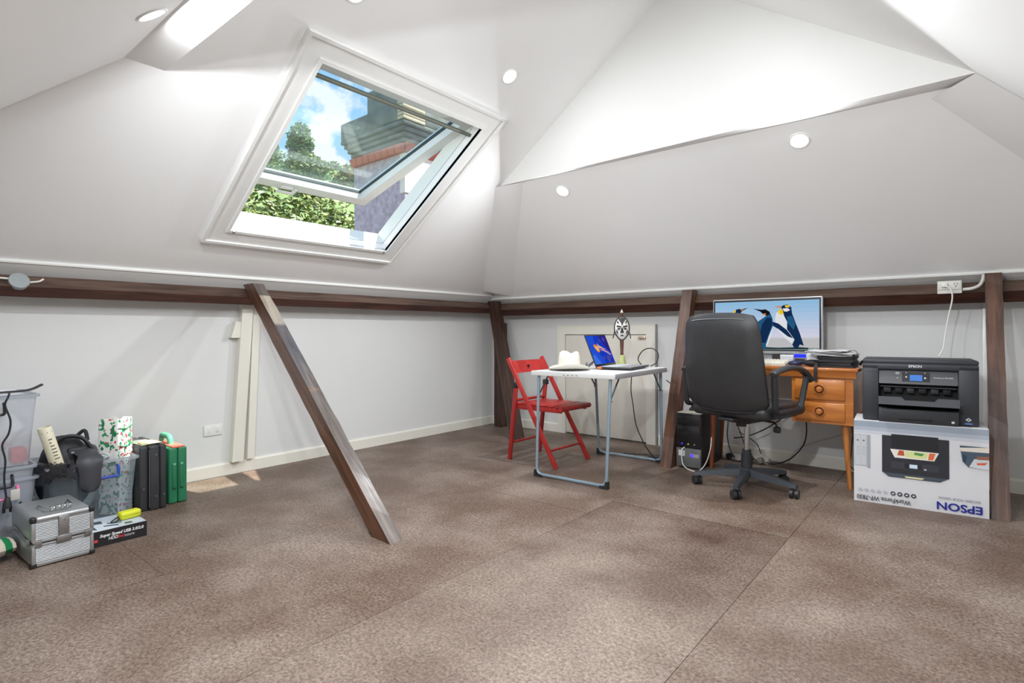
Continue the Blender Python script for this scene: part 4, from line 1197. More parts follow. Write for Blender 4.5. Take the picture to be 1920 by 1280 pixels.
def folder_pile():
    BL = [mat('folder_black', (30, 30, 33), 0.5), mat('folder_navy', (34, 36, 52), 0.45)]
    zz = ZD
    labs = ['navy edged black folder at the bottom of the desk pile', 'black folder second from the bottom of the desk pile', 'black folder in the middle of the desk pile', 'black folder topmost under the loose papers']
    for k in range(4):
        h = (0.014, 0.018, 0.020, 0.016)[k]
        t = thing('folder', labs[k], 'folder', (3.268+random.uniform(-.006, .006), -0.375+random.uniform(-.006, .006), zz+0.0005), R(random.uniform(-4, 4)), 'folders piled on the desk')
        MB().rbox(-0.10, 0.10, -0.13, 0.13, 0, 0.002, 0.0009).build('cover', BL[k == 0], t)
        MB().rbox(-0.10, 0.10, -0.13, 0.13, h-0.002, h, 0.0009).build('cover', BL[0], t)
        MB().box(-0.094, 0.094, -0.124, 0.124, 0.002, h-0.002).build('pages', mat('folder_pages_dark', (52, 52, 56), 0.7), t)
        zz += h+0.0008
    PAP = mat('paper_white', (226, 226, 226), 0.6)
    for k in range(6):
        n = 8
        vs = []
        w, d = 0.21, 0.28
        for i in range(n+1):
            for j in range(2):
                x = -w/2+w*i/n
                z = 0.0045*k + 0.0025*math.sin(i*0.9+k*1.7)+0.003
                vs.append((x, -d/2+d*j, z))
        fs = [(i*2, (i+1)*2, (i+1)*2+1, i*2+1) for i in range(n)]
        vs += [(x, y, z-0.0022) for x, y, z in vs[:]]
        m0 = 2*(n+1)
        fs += [(i*2+1+m0, (i+1)*2+1+m0, (i+1)*2+m0, i*2+m0) for i in range(n)] + [(i*2, i*2+m0, (i+1)*2+m0, (i+1)*2) for i in range(n)] + [(i*2+1, (i+1)*2+1, (i+1)*2+1+m0, i*2+1+m0) for i in range(n)]
        o = MB().add(vs, fs, None, True).build('paper_sheaf', PAP)
        o.location = (3.235+random.uniform(-.03, .03), -0.37+random.uniform(-.012, .012), zz+0.001+k*0.0012); o.rotation_euler = (0, 0, R(random.uniform(-9, 9)))
        tag(o, 'loose white papers heaped on the black folders' if 0 < k < 5 else ('lowest white paper resting directly on the black folders' if k == 0 else 'topmost white paper of the heap on the black folders'), 'paper', 'papers heaped on the desk pile')
folder_pile()
cable('wire_loop', 'thin grey wire curling off the papers at the desk end', [(3.33, -0.45, 0.835), (3.365, -0.46, 0.842), (3.378, -0.455, 0.825), (3.37, -0.45, 0.812), (3.35, -0.44, 0.815)], 0.0022, CABLEG)
def headset():
    t = thing('mouse_pouch', 'black padded pouch on the desk with its strap hanging over the edge', 'pouch', (3.13, -0.455, ZD), R(0))
    MB().blob((0, 0, 0.022), 0.055, 0.045, 0.022, 16, 9).build('body', BLACKM, t)
    pts = [(0.02, 0.0, 0.036), (0.035, -0.06, 0.024), (0.038, -0.094, 0.008), (0.038, -0.104, -0.02), (0.036, -0.103, -0.085)]
    P = smooth_path(pts, 6); vs = []
    for p in P: vs += [(p.x-0.010, p.y, p.z), (p.x+0.010, p.y, p.z), (p.x+0.010, p.y+0.002, p.z+0.003), (p.x-0.010, p.y+0.002, p.z+0.003)]
    fs = []
    for i in range(len(P)-1):
        for k in range(4): fs.append((i*4+k, i*4+(k+1) % 4, (i+1)*4+(k+1) % 4, (i+1)*4+k))
    MB().add(vs, fs).build('strap', BLACKM, t)
headset()
def mouse():
    t = thing('computer_mouse', 'dark blue computer mouse on the desk beside the keyboard', 'mouse', (3.035, -0.47, ZD), R(20))
    MB().blob((0, 0, 0.0185), 0.045, 0.03, 0.018, 16, 9).build('shell', mat('mouse_navy', (40, 44, 78), 0.35), t)
    MB().rbox(0.006, 0.026, -0.003, 0.003, 0.028, 0.037, 0.0025).build('wheel', BLACKP, t)
mouse()

# ---- office chair
def office_chair():
    t = thing('office_chair', 'black leather swivel office chair with arms on five casters', 'office chair', (2.845, -0.865, 0), R(-13))
    GP = mat('chair_base_plastic', (56, 60, 66), 0.4, vary=0.06)
    hub_ = MB().lathe([(0.045, 0.075), (0.050, 0.085), (0.046, 0.12), (0.034, 0.125)], 20).build('base_hub', GP, t)
    for k in range(5):
        a = R(275+13+72*k)
        M = Matrix.Rotation(a, 4, 'Z')
        vs = []
        for (r, w, z0, z1) in ((0.03, 0.030, 0.075, 0.118), (0.16, 0.024, 0.068, 0.105), (0.275, 0.019, 0.060, 0.085), (0.305, 0.017, 0.058, 0.078)):
            vs += [(r, -w, z0), (r, w, z0), (r, w*0.7, z1), (r, -w*0.7, z1)]
        fs = [(3, 2, 1, 0), (12, 13, 14, 15)]
        for i in range(3):
            for q in range(4): fs.append((i*4+q, i*4+(q+1) % 4, (i+1)*4+(q+1) % 4, (i+1)*4+q))
        mb = MB(); mb.M = M; mb.add(vs, fs); arm = mb.build('base_arm', GP, t)
        # caster
        cst = MB(); cst.M = M @ Matrix.Translation((0.29, 0, 0)) @ Matrix.Rotation(R(40+63*k), 4, 'Z')
        cst.cyl((-0.012, 0, 0.045), (-0.012, 0, 0.062), 0.008, n=10)
        for s in (-1, 1): cst.cyl((0, s*0.006, 0.0265), (0, s*0.024, 0.0265), 0.0265, n=20)
        cst.build('caster', mat('caster_black', (38, 39, 42), 0.4), arm)
    MB().cyl((0, 0, 0.11), (0, 0, 0.205), 0.034, 0.032, 20).build('column_sleeve', mat('sleeve_black', (40, 42, 46), 0.45), t)
    MB().cyl((0, 0, 0.200), (0, 0, 0.235), 0.027, 0.026, 20).build('column_collar', mat('sleeve_black', (40, 42, 46), 0.45), t)
    MB().cyl((0, 0, 0.23), (0, 0, 0.42), 0.0155, n=18).build('gas_strut', CHROME, t)
    mb = MB().rbox(-0.07, 0.07, -0.10, 0.11, 0.405, 0.450, 0.012)
    mb.cyl((0.0, -0.06, 0.385), (0.0, -0.06, 0.41), 0.03, n=16)
    mb.build('tilt_mechanism', BLACKP, t)
    mb = MB().tube(arc_pts([(0.06, 0.0, 0.425), (0.19, -0.02, 0.425), (0.20, -0.02, 0.40)], 0.015), 0.0055, 8)
    mb.rbox(0.180, 0.222, -0.032, -0.008, 0.365, 0.402, 0.010); mb.build('height_lever', BLACKP, t)
    # seat cushion
    mb = MB().rbox(-0.245, 0.245, -0.225, 0.265, 0.450, 0.535, 0.038, 4); mb.build('seat', LEATHER, t)
    # backrest: padded shell, bowed, leaning back
    nx, nz = 14, 16
    def bp(u, v, side):
        # u -1..1 across, v 0..1 up
        hw = 0.254 + 0.010*math.sin(v*PI) - 0.030*v
        e = min(1.0, (1-abs(u))*4.5) ; f = min(1.0, v*5.5, (1-v)*6.5)
        th = 0.014 + 0.045*math.sqrt(max(0, min(e, 1)))*math.sqrt(max(0, min(f, 1)))
        x = u*hw*(1 - 0.10*max(0, (v-0.90)/0.10)**2 - 0.16*max(0, (0.10-v)/0.10)**2)
        z = 0.480 + 0.590*v - (0.020*abs(u)**3 if v > 0.85 else 0) + 0.025*abs(u)**3*(1 if v < 0.12 else 0)
        y = -0.225 - 0.085*v - 0.030*math.sin(v*PI)*0.5
        y += 0.020*(u*u)                      # wraps towards the sitter at the sides
        return (x, y + (th if side > 0 else -th*0.55), z)
    vs = []; fs = []
    for side in (-1, 1):
        for j in range(nz+1):
            for i in range(nx+1):
                vs.append(bp(-1+2*i/nx, j/nz, side))
    m0 = (nx+1)*(nz+1)
    for j in range(nz):
        for i in range(nx):
            a = j*(nx+1)+i
            fs.append((a, a+1, a+nx+2, a+nx+1)); fs.append((a+m0, a+nx+1+m0, a+nx+2+m0, a+1+m0))
    rim = [i for i in range(nx+1)] + [j*(nx+1)+nx for j in range(1, nz+1)] + [nz*(nx+1)+i for i in range(nx-1, -1, -1)] + [j*(nx+1) for j in range(nz-1, 0, -1)]
    for k in range(len(rim)):
        a, b = rim[k], rim[(k+1) % len(rim)]
        fs.append((a, b, b+m0, a+m0))
    back = MB().add(vs, fs, None, True).build('backrest', LEATHER, t)
    # seam around the back panel and the head roll
    mb = MB().tube([(bp(u, 0.94, -1)[0], bp(u, 0.94, -1)[1]-0.001, bp(u, 0.94, -1)[2]) for u in [-0.75+1.5*i/14 for i in range(15)]], 0.003, 6)
    mb.build('seam', mat('seam_sheen', (92, 98, 100), 0.4), back)
    MB().tube([(bp(u, 0.02, -1)[0], bp(u, 0.02, -1)[1]-0.002, bp(u, 0.02, -1)[2]-0.002) for u in [-0.8+1.6*i/14 for i in range(15)]], 0.004, 6).build('piping', BLACKM, back)
    MB().rbox(-0.05, 0.05, -0.24, -0.06, 0.435, 0.452, 0.005).build('back_bracket', BLACKP, t)
    # arms
    for s in (-1, 1):
        x = s*0.285
        loop = arc_pts([(x, -0.215, 0.72), (x, -0.205, 0.505), (x, 0.085, 0.505), (x, 0.165, 0.69)], 0.035, 5)
        MB().tube(loop, 0.0185, 10, flat=0.75).build('arm_frame', BLACKP, t)
        pad = smooth_path([(x, -0.235, 0.722), (x, -0.15, 0.742), (x, -0.02, 0.752), (x, 0.10, 0.735), (x, 0.18, 0.695), (x, 0.205, 0.66)], 5)
        MB().tube(pad, [0.020]+[0.026]*(len(pad)-2)+[0.018], 12, flat=0.62).build('arm_pad', mat('arm_pad_black', (48, 49, 52), 0.38), t)
        MB().rbox(min(x, x-s*0.04), max(x, x-s*0.04), -0.16, 0.04, 0.468, 0.500, 0.004).build('arm_bracket', BLACKP, t)
office_chair()

# ---- power strip, plugs and cords under the desk
def power_strip():
    t = thing('power_strip', 'white power strip with plugs on the floor under the desk', 'power strip', (2.62, -0.12, 0), R(-3))
    MB().rbox(-0.17, 0.17, -0.03, 0.03, 0, 0.038, 0.006).build('body', mat('strip_white', (216, 214, 206), 0.45), t)
    for k, (x, m) in enumerate(((-0.10, CABLEK), (-0.03, CABLEW), (0.05, CABLEK), (0.12, mat('plug_grey', (140, 138, 130), 0.5)))):
        MB().cyl((x, -0.075, 0.03), (x, -0.028, 0.03), 0.022, 0.019, 14).build('plug', m, t)
power_strip()
cable('black_cable', 'black cord dropping from the desk drawers to the power strip', [(3.06, -0.30, 0.40), (3.06, -0.28, 0.28), (3.03, -0.24, 0.18), (2.94, -0.20, 0.07), (2.84, -0.19, 0.018), (2.78, -0.195, 0.022)], 0.0045, CABLEK)
cable('grey_cable', 'grey cord sloping along the wall behind the desk leg', [(3.34, -0.04, 0.30), (3.20, -0.04, 0.235), (3.05, -0.04, 0.17), (2.95, -0.05, 0.11), (2.90, -0.08, 0.02), (2.86, -0.10, 0.006)], 0.003, mat('pale_cable', (170, 170, 170), 0.5))
cable('black_cable', 'black cord bowing out beside the right desk leg', [(3.30, -0.09, 0.375), (3.298, -0.09, 0.22), (3.292, -0.09, 0.12), (3.29, -0.10, 0.06), (3.32, -0.10, 0.02), (3.35, -0.11, 0.006)], 0.003, CABLEK)
cable('black_cable', 'black cord crossing behind the office chair column', [(2.98, -0.08, 0.44), (2.87, -0.08, 0.34), (2.75, -0.08, 0.245), (2.62, -0.08, 0.175), (2.52, -0.08, 0.15)], 0.0045, CABLEK)
for k, (lab, pts) in enumerate((
    ('dark cord falling behind the left front desk leg', [(2.53, -0.20, 0.45), (2.56, -0.20, 0.33), (2.60, -0.19, 0.22), (2.64, -0.21, 0.13), (2.70, -0.225, 0.05), (2.76, -0.23, 0.006)]),
    ('dark cord hanging beside the computer tower rear', [(2.50, -0.18, 0.42), (2.51, -0.18, 0.30), (2.50, -0.17, 0.18), (2.52, -0.17, 0.08), (2.56, -0.18, 0.02)]),
    ('thin cord curling over the power strip end', [(2.56, -0.09, 0.20), (2.62, -0.08, 0.17), (2.68, -0.06, 0.12), (2.71, -0.055, 0.05)]),
    ('dark cord looping up near the rear desk leg', [(2.50, -0.06, 0.29), (2.54, -0.05, 0.36), (2.57, -0.05, 0.44)]))):
    cable('tangled_cord', lab, pts, 0.0035, CABLEK, 'cable', 'tangled cords under the desk')
cable('red_wire', 'thin red cord running down behind the printer carton', [(3.415, -0.36, 0.62), (3.40, -0.345, 0.52), (3.385, -0.34, 0.42), (3.375, -0.33, 0.30), (3.37, -0.33, 0.10), (3.37, -0.32, 0.006)], 0.003, mat('red_cable', (176, 52, 40), 0.45))
cable('black_cable', 'black lead reaching from the desk to the printer side', [(3.375, -0.33, 0.748), (3.39, -0.34, 0.77), (3.405, -0.36, 0.775), (3.415, -0.40, 0.77)], 0.008, CABLEK)

# ---- printer on its carton
BOXM = frame((0, 0, 0), (1, 0, 0), (0, 1, 0), (0, 0, 1))
BOX_LOC = (3.398, -0.748, 0); BOX_R = R(4.5)
def carton():
    t = thing('printer_carton', 'white printed printer carton standing upside down under the printer', 'box', BOX_LOC, BOX_R)
    W, D, H = 0.588, 0.29, 0.455
    CW = mat('carton_white', (216, 216, 220), 0.45, vary=0.02)
    MB().box(0, W, 0, D, 0, H).build('body', CW, t)
    for (y0, y1) in ((0.001, D/2-0.001), (D/2+0.001, D-0.001)):
        MB().box(0.001, W-0.001, y0, y1, H, H+0.003).build('flap', CW, t)
    pr = Print(frame((0, -0.0003, 0), (1, 0, 0), (0, 0, 1), (0, -1, 0)), W, H)
    pr.rect((150, 160, 174), 0, 1, 0.93, 1.0)
    pr.rect((172, 180, 192), 0, 1, 0.885, 0.93)
    pr.rect((196, 201, 210), 0, 1, 0.85, 0.885)
    # door panels on the left edge
    pr.rect((176, 180, 186), 0.006, 0.122, 0.44, 0.83)
    for a in (0.010, 0.058):
        pr.rect((196, 199, 204), a, a+0.044, 0.45, 0.82)
        pr.rect((160, 164, 170), a+0.012, a+0.034, 0.58, 0.68); pr.rect((190, 194, 200), a+0.014, a+0.032, 0.585, 0.675)
        pr.disc((120, 124, 130), a+0.022, 0.755, 0.010, 0.012)
    pr.rect((158, 163, 172), 0.110, 0.134, 0.42, 0.83)
    # printer picture, upside down
    pr.poly((70, 78, 90), [(0.227, 0.40), (0.28, 0.345), (0.66, 0.345), (0.727, 0.40)])
    pr.poly((222, 210, 170), [(0.40, 0.372), (0.55, 0.372), (0.53, 0.352), (0.41, 0.352)])
    pr.rect((44, 46, 54), 0.227, 0.727, 0.395, 0.845)
    pr.rect((32, 33, 38), 0.30, 0.65, 0.70, 0.865)
    pr.rect((56, 58, 66), 0.30, 0.65, 0.455, 0.535)
    pr.rect((34, 35, 42), 0.40, 0.53, 0.465, 0.53)
    pr.rect((206, 222, 240), 0.438, 0.497, 0.475, 0.520)
    pr.disc((190, 194, 200), 0.555, 0.475, 0.010, 0.010)
    pr.poly((236, 232, 224), [(0.29, 0.685), (0.655, 0.685), (0.62, 0.585), (0.325, 0.585)])
    pr.poly((196, 88, 52), [(0.345, 0.615), (0.40, 0.615), (0.395, 0.675), (0.36, 0.68)])
    pr.poly((222, 226, 160), [(0.405, 0.60), (0.565, 0.60), (0.575, 0.675), (0.405, 0.675)])
    pr.poly((88, 150, 84), [(0.47, 0.64), (0.53, 0.63), (0.55, 0.66), (0.48, 0.67)])
    pr.poly((224, 112, 64), [(0.575, 0.595), (0.612, 0.595), (0.63, 0.675), (0.585, 0.675)])
    # shelf picture at the right edge
    pr.poly((74, 90, 106), [(0.80, 0.80), (1.0, 0.80), (1.0, 0.56), (0.86, 0.56), (0.82, 0.62)])
    pr.poly((226, 218, 206), [(0.80, 0.775), (1.0, 0.80), (1.0, 0.74), (0.81, 0.735)])
    pr.poly((206, 210, 216), [(0.90, 0.66), (1.0, 0.67), (1.0, 0.545), (0.865, 0.565)])
    pr.poly((150, 100, 80), [(0.915, 0.69), (1.0, 0.70), (1.0, 0.66), (0.92, 0.655)])
    pr.poly((214, 92, 52), [(0.915, 0.615), (0.99, 0.63), (0.97, 0.60), (0.92, 0.595)])
    pr.poly((40, 62, 84), [(0.82, 0.70), (0.85, 0.69), (0.84, 0.60), (0.825, 0.62)])
    # round icons
    for k in range(5): pr.disc((186, 188, 194), 0.052+k*0.050, 0.148, 0.017, 0.020)
    for k in range(4): pr.disc((58, 60, 66), 0.312+k*0.052, 0.148, 0.020, 0.026)
    for k in range(4): pr.disc((206, 208, 212), 0.312+k*0.052, 0.148, 0.010, 0.010)
    art = pr.build('printed_front', t)
    def up(name, s, size, m, a, b, bold=0.0, sx=1.0):
        M = frame((a*W, -0.0095, b*H), (-1, 0, 0), (0, 0, -1), (0, -1, 0))
        text_on(name, s, size, m, M, art, sx, bold)
    up('maker_name', 'EPSON', 0.056, mat('ink_blue', (26, 40, 140), 0.4), 0.795, 0.088, 0.0012, 1.12)
    up('maker_slogan', 'EXCEED YOUR VISION', 0.0165, mat('ink_grey', (110, 112, 118), 0.4), 0.795, 0.178, 0.0, 1.02)
    up('model_name', 'WorkForce WF-7830', 0.034, mat('ink_dark', (48, 50, 56), 0.4), 0.235, 0.062, 0.0004, 0.82)
carton()
def printer():
    t = thing('printer', 'black wide office printer with small blue display on its carton', 'printer', (BOX_LOC[0]+0.005, BOX_LOC[1]+0.005, 0.4585), BOX_R)
    PB = mat('printer_black', (48, 50, 56), 0.5, vary=0.05, vscale=30); PD = mat('printer_inner', (18, 18, 21), 0.6); PG = mat('printer_charcoal', (66, 67, 72), 0.4)
    x0, x1, y0, y1, H = 0.036, 0.548, 0.028, 0.385, 0.345
    W = x1-x0
    X = lambda u: x0+u*W
    # body with a front recess
    MB().rbox(x0, X(0.15), y0, y1, 0.004, H-0.03, 0.006).build('left_tower', PB, t)
    MB().rbox(X(0.835), x1, y0, y1, 0.004, H-0.03, 0.006).build('right_tower', PB, t)
    MB().rbox(x0, x1, y0, y1, H*0.835, H-0.024, 0.006).build('upper_front', PB, t)
    MB().rbox(x0, x1, y0+0.004, y1, H-0.026, H, 0.008).build('scanner_lid', PB, t)
    MB().box(X(0.14), X(0.84), y0+0.10, y1-0.01, 0.004, H*0.84).build('inner_body', PD, t)
    # tilted control panel
    cp = MB().add([(X(0.152), y0+0.004, H*0.61), (X(0.833), y0+0.004, H*0.61), (X(0.833), y0+0.026, H*0.835), (X(0.152), y0+0.026, H*0.835), (X(0.152), y0+0.10, H*0.61), (X(0.833), y0+0.10, H*0.61), (X(0.833), y0+0.10, H*0.835), (X(0.152), y0+0.10, H*0.835)], [(0,1,2,3),(4,5,6,7),(0,1,5,4),(1,2,6,5),(2,3,7,6),(3,0,4,7)]).build('control_panel', PG, t)
    ang = math.atan2(0.022, H*0.225)
    CPM = frame((X(0.152), y0+0.0038, H*0.61), (1, 0, 0), (0, math.sin(ang), math.cos(ang)), (0, -math.cos(ang), math.sin(ang)))
    cw, ch = W*0.681, H*0.229
    mb = MB(); mb.M = CPM; mb.box(cw*0.305, cw*0.66, ch*0.18, ch*0.86, 0, 0.0012); mb.build('glass_panel', mat('panel_gloss', (22, 22, 26), 0.15), cp)
    mb = MB(); mb.M = CPM; mb.box(cw*0.405, cw*0.565, ch*0.24, ch*0.66, 0.0012, 0.002); mb.build('display', glow('printer_display', (96, 150, 240), 0.75), cp)
    PW = mat('printer_mark', (206, 208, 212), 0.4)
    for (a, b, r) in ((0.36, 0.80, 0.003), (0.36, 0.50, 0.004), (0.60, 0.80, 0.003), (0.60, 0.46, 0.0045), (0.245, 0.42, 0.0025)):
        mb = MB(); mb.M = CPM @ Matrix.Translation((cw*a, ch*b, 0.0012)); mb.lathe([(r, 0), (r, 0.001), (0, 0.0012)], 12); mb.build('button', PW, cp)
    mb = MB(); mb.M = CPM @ Matrix.Translation((cw*0.245, ch*0.76, 0.0003)) @ Matrix.Diagonal((1.5, 1, 1, 1)); mb.lathe([(0.0045, 0), (0.0045, 0.001), (0.0065, 0.001), (0.0065, 0)], 16); mb.build('power_mark', PW, cp)
    text_on('model_name', 'WorkForce WF-7830', 0.0095, PW, CPM @ Matrix.Translation((cw*0.825, ch*0.50, 0.0006)), cp)
    # output slot
    MB().box(X(0.16), X(0.83), y0+0.050, y0+0.056, H*0.545, H*0.562).build('output_bar', mat('output_bar_grey', (96, 96, 100), 0.35), t)
    for k in range(6):
        MB().rbox(X(0.19+k*0.105), X(0.26+k*0.105), y0+0.062, y0+0.09, H*0.45, H*0.53, 0.004).build('paper_guide', PD if k % 2 else PB, t)
    # output tray, pulled out, with a dipped front lip
    lip = [(X(0.152), H*0.30), (X(0.833), H*0.30), (X(0.833), H*0.425), (X(0.66), H*0.425), (X(0.63), H*0.375), (X(0.385), H*0.375), (X(0.355), H*0.425), (X(0.152), H*0.425)]
    MB().prism(lip, y0-0.098, y0-0.090, 'y').build('output_tray_lip', mat('printer_lip', (84, 86, 92), 0.35), t)
    MB().box(X(0.155), X(0.83), y0-0.091, y0+0.10, H*0.30, H*0.325).build('output_tray', PB, t)
    MB().rbox(X(0.40), X(0.62), y0-0.08, y0+0.06, H*0.325, H*0.345, 0.004).build('paper_stop', PG, t)
    # cassette
    MB().rbox(X(0.150), X(0.838), y0-0.030, y0+0.10, 0.0, H*0.225, 0.005).build('paper_cassette', PB, t)
    MB().rbox(X(0.33), X(0.62), y0-0.032, y0-0.02, H*0.045, H*0.085, 0.003).build('cassette_grip', PD, t)
    MB().rbox(X(0.775), X(0.80), y0-0.0315, y0-0.029, H*0.04, H*0.075, 0.002).build('size_mark', PW, t)
    text_on('maker_name', 'EPSON', 0.0185, PW, frame((X(0.475), y0-0.0006, H*0.893), (1, 0, 0), (0, 0, 1), (0, -1, 0)), t, 1.05, 0.0004)
    mb = MB(); mb.M = frame((X(0.915), y0-0.0003, H*0.105), (1, 0, 0), (0, 0, 1), (0, -1, 0))
    mb.add([(-0.013, 0, 0), (0, -0.010, 0), (0.013, 0, 0), (0, 0.010, 0), (-0.013, 0, 0.0006), (0, -0.010, 0.0006), (0.013, 0, 0.0006), (0, 0.010, 0.0006)], [(3,2,1,0),(4,5,6,7),(0,1,5,4),(1,2,6,5),(2,3,7,6),(3,0,4,7)])
    mb.build('diamond_emblem', PW, t)
    mb = MB(); mb.M = frame((X(0.915), y0-0.0010, H*0.105), (1, 0, 0), (0, 0, 1), (0, -1, 0)); mb.lathe([(0.004, 0), (0.004, 0.0005), (0, 0.0005)], 12); mb.build('emblem_dot', PD, t)
    MB().box(X(0.885), X(0.945), y0-0.0008, y0, H*0.035, H*0.055).build('emblem_caption', mat('caption_blue', (92, 130, 190), 0.4), t)
    # faint line on the left tower
    MB().box(X(0.045), X(0.15), y0-0.0005, y0, H*0.795, H*0.80).build('panel_line', PD, t)
printer()

# ---- socket on the beam, its cords and trunking
def beam_socket():
    t = thing('power_socket', 'white double power socket mounted on the timber purlin', 'socket', (3.819, -0.206, 1.222))
    SW = mat('socket_white', (214, 213, 206), 0.4)
    MB().rbox(-0.058, 0.058, -0.030, 0.03, -0.040, 0.036, 0.004).build('box', SW, t)
    MB().rbox(-0.055, 0.055, -0.036, -0.028, -0.018, 0.034, 0.003).build('face_plate', SW, t)
    MB().rbox(-0.040, -0.008, -0.058, -0.036, -0.004, 0.026, 0.008).build('plug', CABLEW, t)
    for (x, z, a) in ((0.022, 0.016, 0.5), (0.036, 0.016, -0.5), (0.029, 0.002, 0.0)):
        mb = MB(); mb.M = Matrix.Translation((x, -0.0365, z)) @ Matrix.Rotation(a, 4, 'Y'); mb.box(-0.0015, 0.0015, -0.0005, 0.0005, -0.005, 0.005)
        mb.build('socket_slot', mat('slot_dark', (60, 58, 56), 0.6), t)
beam_socket()
cable('power_cable', 'white power cord hanging from the beam socket to the printer', [(3.80, -0.262, 1.23), (3.825, -0.27, 1.205), (3.832, -0.265, 1.15), (3.815, -0.26, 1.05), (3.80, -0.27, 0.95), (3.79, -0.30, 0.86), (3.77, -0.33, 0.81)], 0.004, CABLEW)
cable('feed_cord', 'white cable curving from the beam socket up behind the prop', [(3.879, -0.215, 1.205), (3.92, -0.215, 1.208), (3.955, -0.205, 1.225), (3.972, -0.195, 1.26), (3.974, -0.185, 1.285)], 0.009, CABLEW)
def trunking():
    t = thing('cable_trunking', 'narrow white cable trunking on the wall beside the prop', 'trunking', (3.982, 0, 0))
    MB().rbox(-0.010, 0.010, -0.014, 0.0, 0.0865, 1.185, 0.002).build('cover', GLOSSW, t)
    MB().tube(smooth_path([(0.0, -0.007, 1.185), (-0.004, -0.03, 1.205), (-0.03, -0.12, 1.215), (-0.08, -0.20, 1.205)]), 0.0035, 6).build('wire', CABLEW, t)
trunking()

# ================================================================== THINGS ON AND ALONG THE LEFT WALL
def wall_outlet():
    t = thing('wall_outlet', 'white double wall outlet on the knee wall beside the painted studs', 'outlet', (0.0, -2.828, 0.315))
    MB().rbox(0.0, 0.009, -0.058, 0.058, -0.036, 0.036, 0.003).build('plate', mat('outlet_white', (222, 222, 220), 0.4), t)
    for y in (-0.026, 0.026):
        MB().rbox(0.008, 0.011, y-0.007, y+0.007, 0.010, 0.026, 0.001).build('rocker', GLOSSW, t)
        MB().box(0.0085, 0.0093, y-0.008, y+0.008, -0.022, -0.004).build('socket_slot', mat('outlet_slot', (204, 204, 202), 0.5), t)
wall_outlet()
def junction():
    t = thing('junction_box', 'round grey junction box fixed to the beam under the skylight', 'junction box', (0.187, -3.836, 1.226))
    n = Vector((0.72, 0, 0.28)).normalized()
    M = frame((0, 0, 0), (0, 1, 0), n.cross(Vector((0, 1, 0))), n)
    G = mat('junction_grey', (150, 158, 160), 0.5)
    mb = MB(); mb.M = M; mb.lathe([(0.042, -0.012), (0.044, 0.004), (0.041, 0.014), (0.0, 0.016)], 22); mb.build('cover', G, t)
    for (a, b) in ((0.02, 0.0), (-0.018, 0.006)):
        mb = MB(); mb.M = M @ Matrix.Translation((a, b, 0.0155)); mb.lathe([(0.004, 0), (0.004, 0.002), (0, 0.002)], 10); mb.build('screw', STEEL, t)
    for k, z in enumerate((0.012, -0.020)):
        MB().tube(smooth_path([(0.0, -0.04, z), (0.002, -0.12, z+0.002), (0.0, -0.30, z+0.004)]), 0.005, 7).build('feed_wire', CABLEW, t)
    MB().tube(smooth_path([(0.0, 0.04, -0.002), (-0.006, 0.08, 0.006), (-0.02, 0.10, 0.02)]), 0.005, 7).build('feed_wire', CABLEW, t)
junction()

# ---- clear plastic tubs
PLA = clear_mat('tub_plastic', (240, 243, 248), 0.55, 0.22, 0.02, (240, 243, 248))
RIMM = clear_mat('tub_rim_plastic', (226, 230, 236), 0.35, 0.2, 0.02, (214, 220, 228))
PLB = clear_mat('tub_plastic_blue', (226, 234, 240), 0.70, 0.22, 0.02, (192, 206, 218))
def tub(name, label, loc, rz, L_, W_, H, m, hm, handle=True, front='x', group=None, hy=0.0):
    """open tapered tub; length along y, width along x; a clip handle hangs on the +x face"""
    t = thing(name, label, 'storage tub', loc, rz, group)
    k = 0.88; th = 0.003
    def ring(f, z, ins=0.0, r=0.022):
        a, b = W_/2*f-ins, L_/2*f-ins
        pts = []
        for (sx, sy, a0) in ((1, 1, 0), (-1, 1, 90), (-1, -1, 180), (1, -1, 270)):
            for q in range(5):
                an = R(a0+q*22.5)
                pts.append((sx*(a-r)+r*math.cos(an), sy*(b-r)+r*math.sin(an), z))
        return pts
    n = 20
    lv = [ring(k, 0.0), ring(k+(1-k)*0.5, H*0.5), ring(1.0, H-0.016)]
    vs = [p for l in lv for p in l]
    fs = [tuple(reversed(range(n)))]
    for i in range(2):
        for j in range(n): fs.append((i*n+j, i*n+(j+1) % n, (i+1)*n+(j+1) % n, (i+1)*n+j))
    body = MB().add(vs, fs, None, True).build('body', m, t)
    # rolled rim
    lv = [ring(1.0, H-0.016), ring(1.055, H-0.014), ring(1.06, H-0.002), ring(1.0, H), ring(0.985, H-0.010)]
    vs = [p for l in lv for p in l]; fs = []
    for i in range(4):
        for j in range(n): fs.append((i*n+j, i*n+(j+1) % n, (i+1)*n+(j+1) % n, (i+1)*n+j))
    MB().add(vs, fs, None, True).build('rim', RIMM, t)
    if handle:
        x = W_/2+0.012
        MB().tube(arc_pts([(x-0.012, hy-0.075, H-0.035), (x+0.004, hy-0.075, H-0.045), (x+0.010, hy-0.075, H-0.085), (x+0.010, hy+0.075, H-0.085), (x+0.004, hy+0.075, H-0.045), (x-0.012, hy+0.075, H-0.035)], 0.012, 4), 0.0065, 8).build('clip_handle', hm, t)
    return t
PINK = mat('pink_clip', (238, 120, 170), 0.35); BLU = mat('blue_clip', (34, 70, 176), 0.35)
tub('storage_tub', 'clear storage tub with pink clip handle at the bottom of the stack', (0.275, -4.032, 0.0), 0, 0.43, 0.36, 0.285, PLA, PINK, group='stacked clear tubs', hy=0.07)
tub('storage_tub', 'clear storage tub with black clip handle nested in the stack middle', (0.275, -4.030, 0.060), 0, 0.415, 0.345, 0.278, PLA, BLACKP, group='stacked clear tubs', hy=0.05)
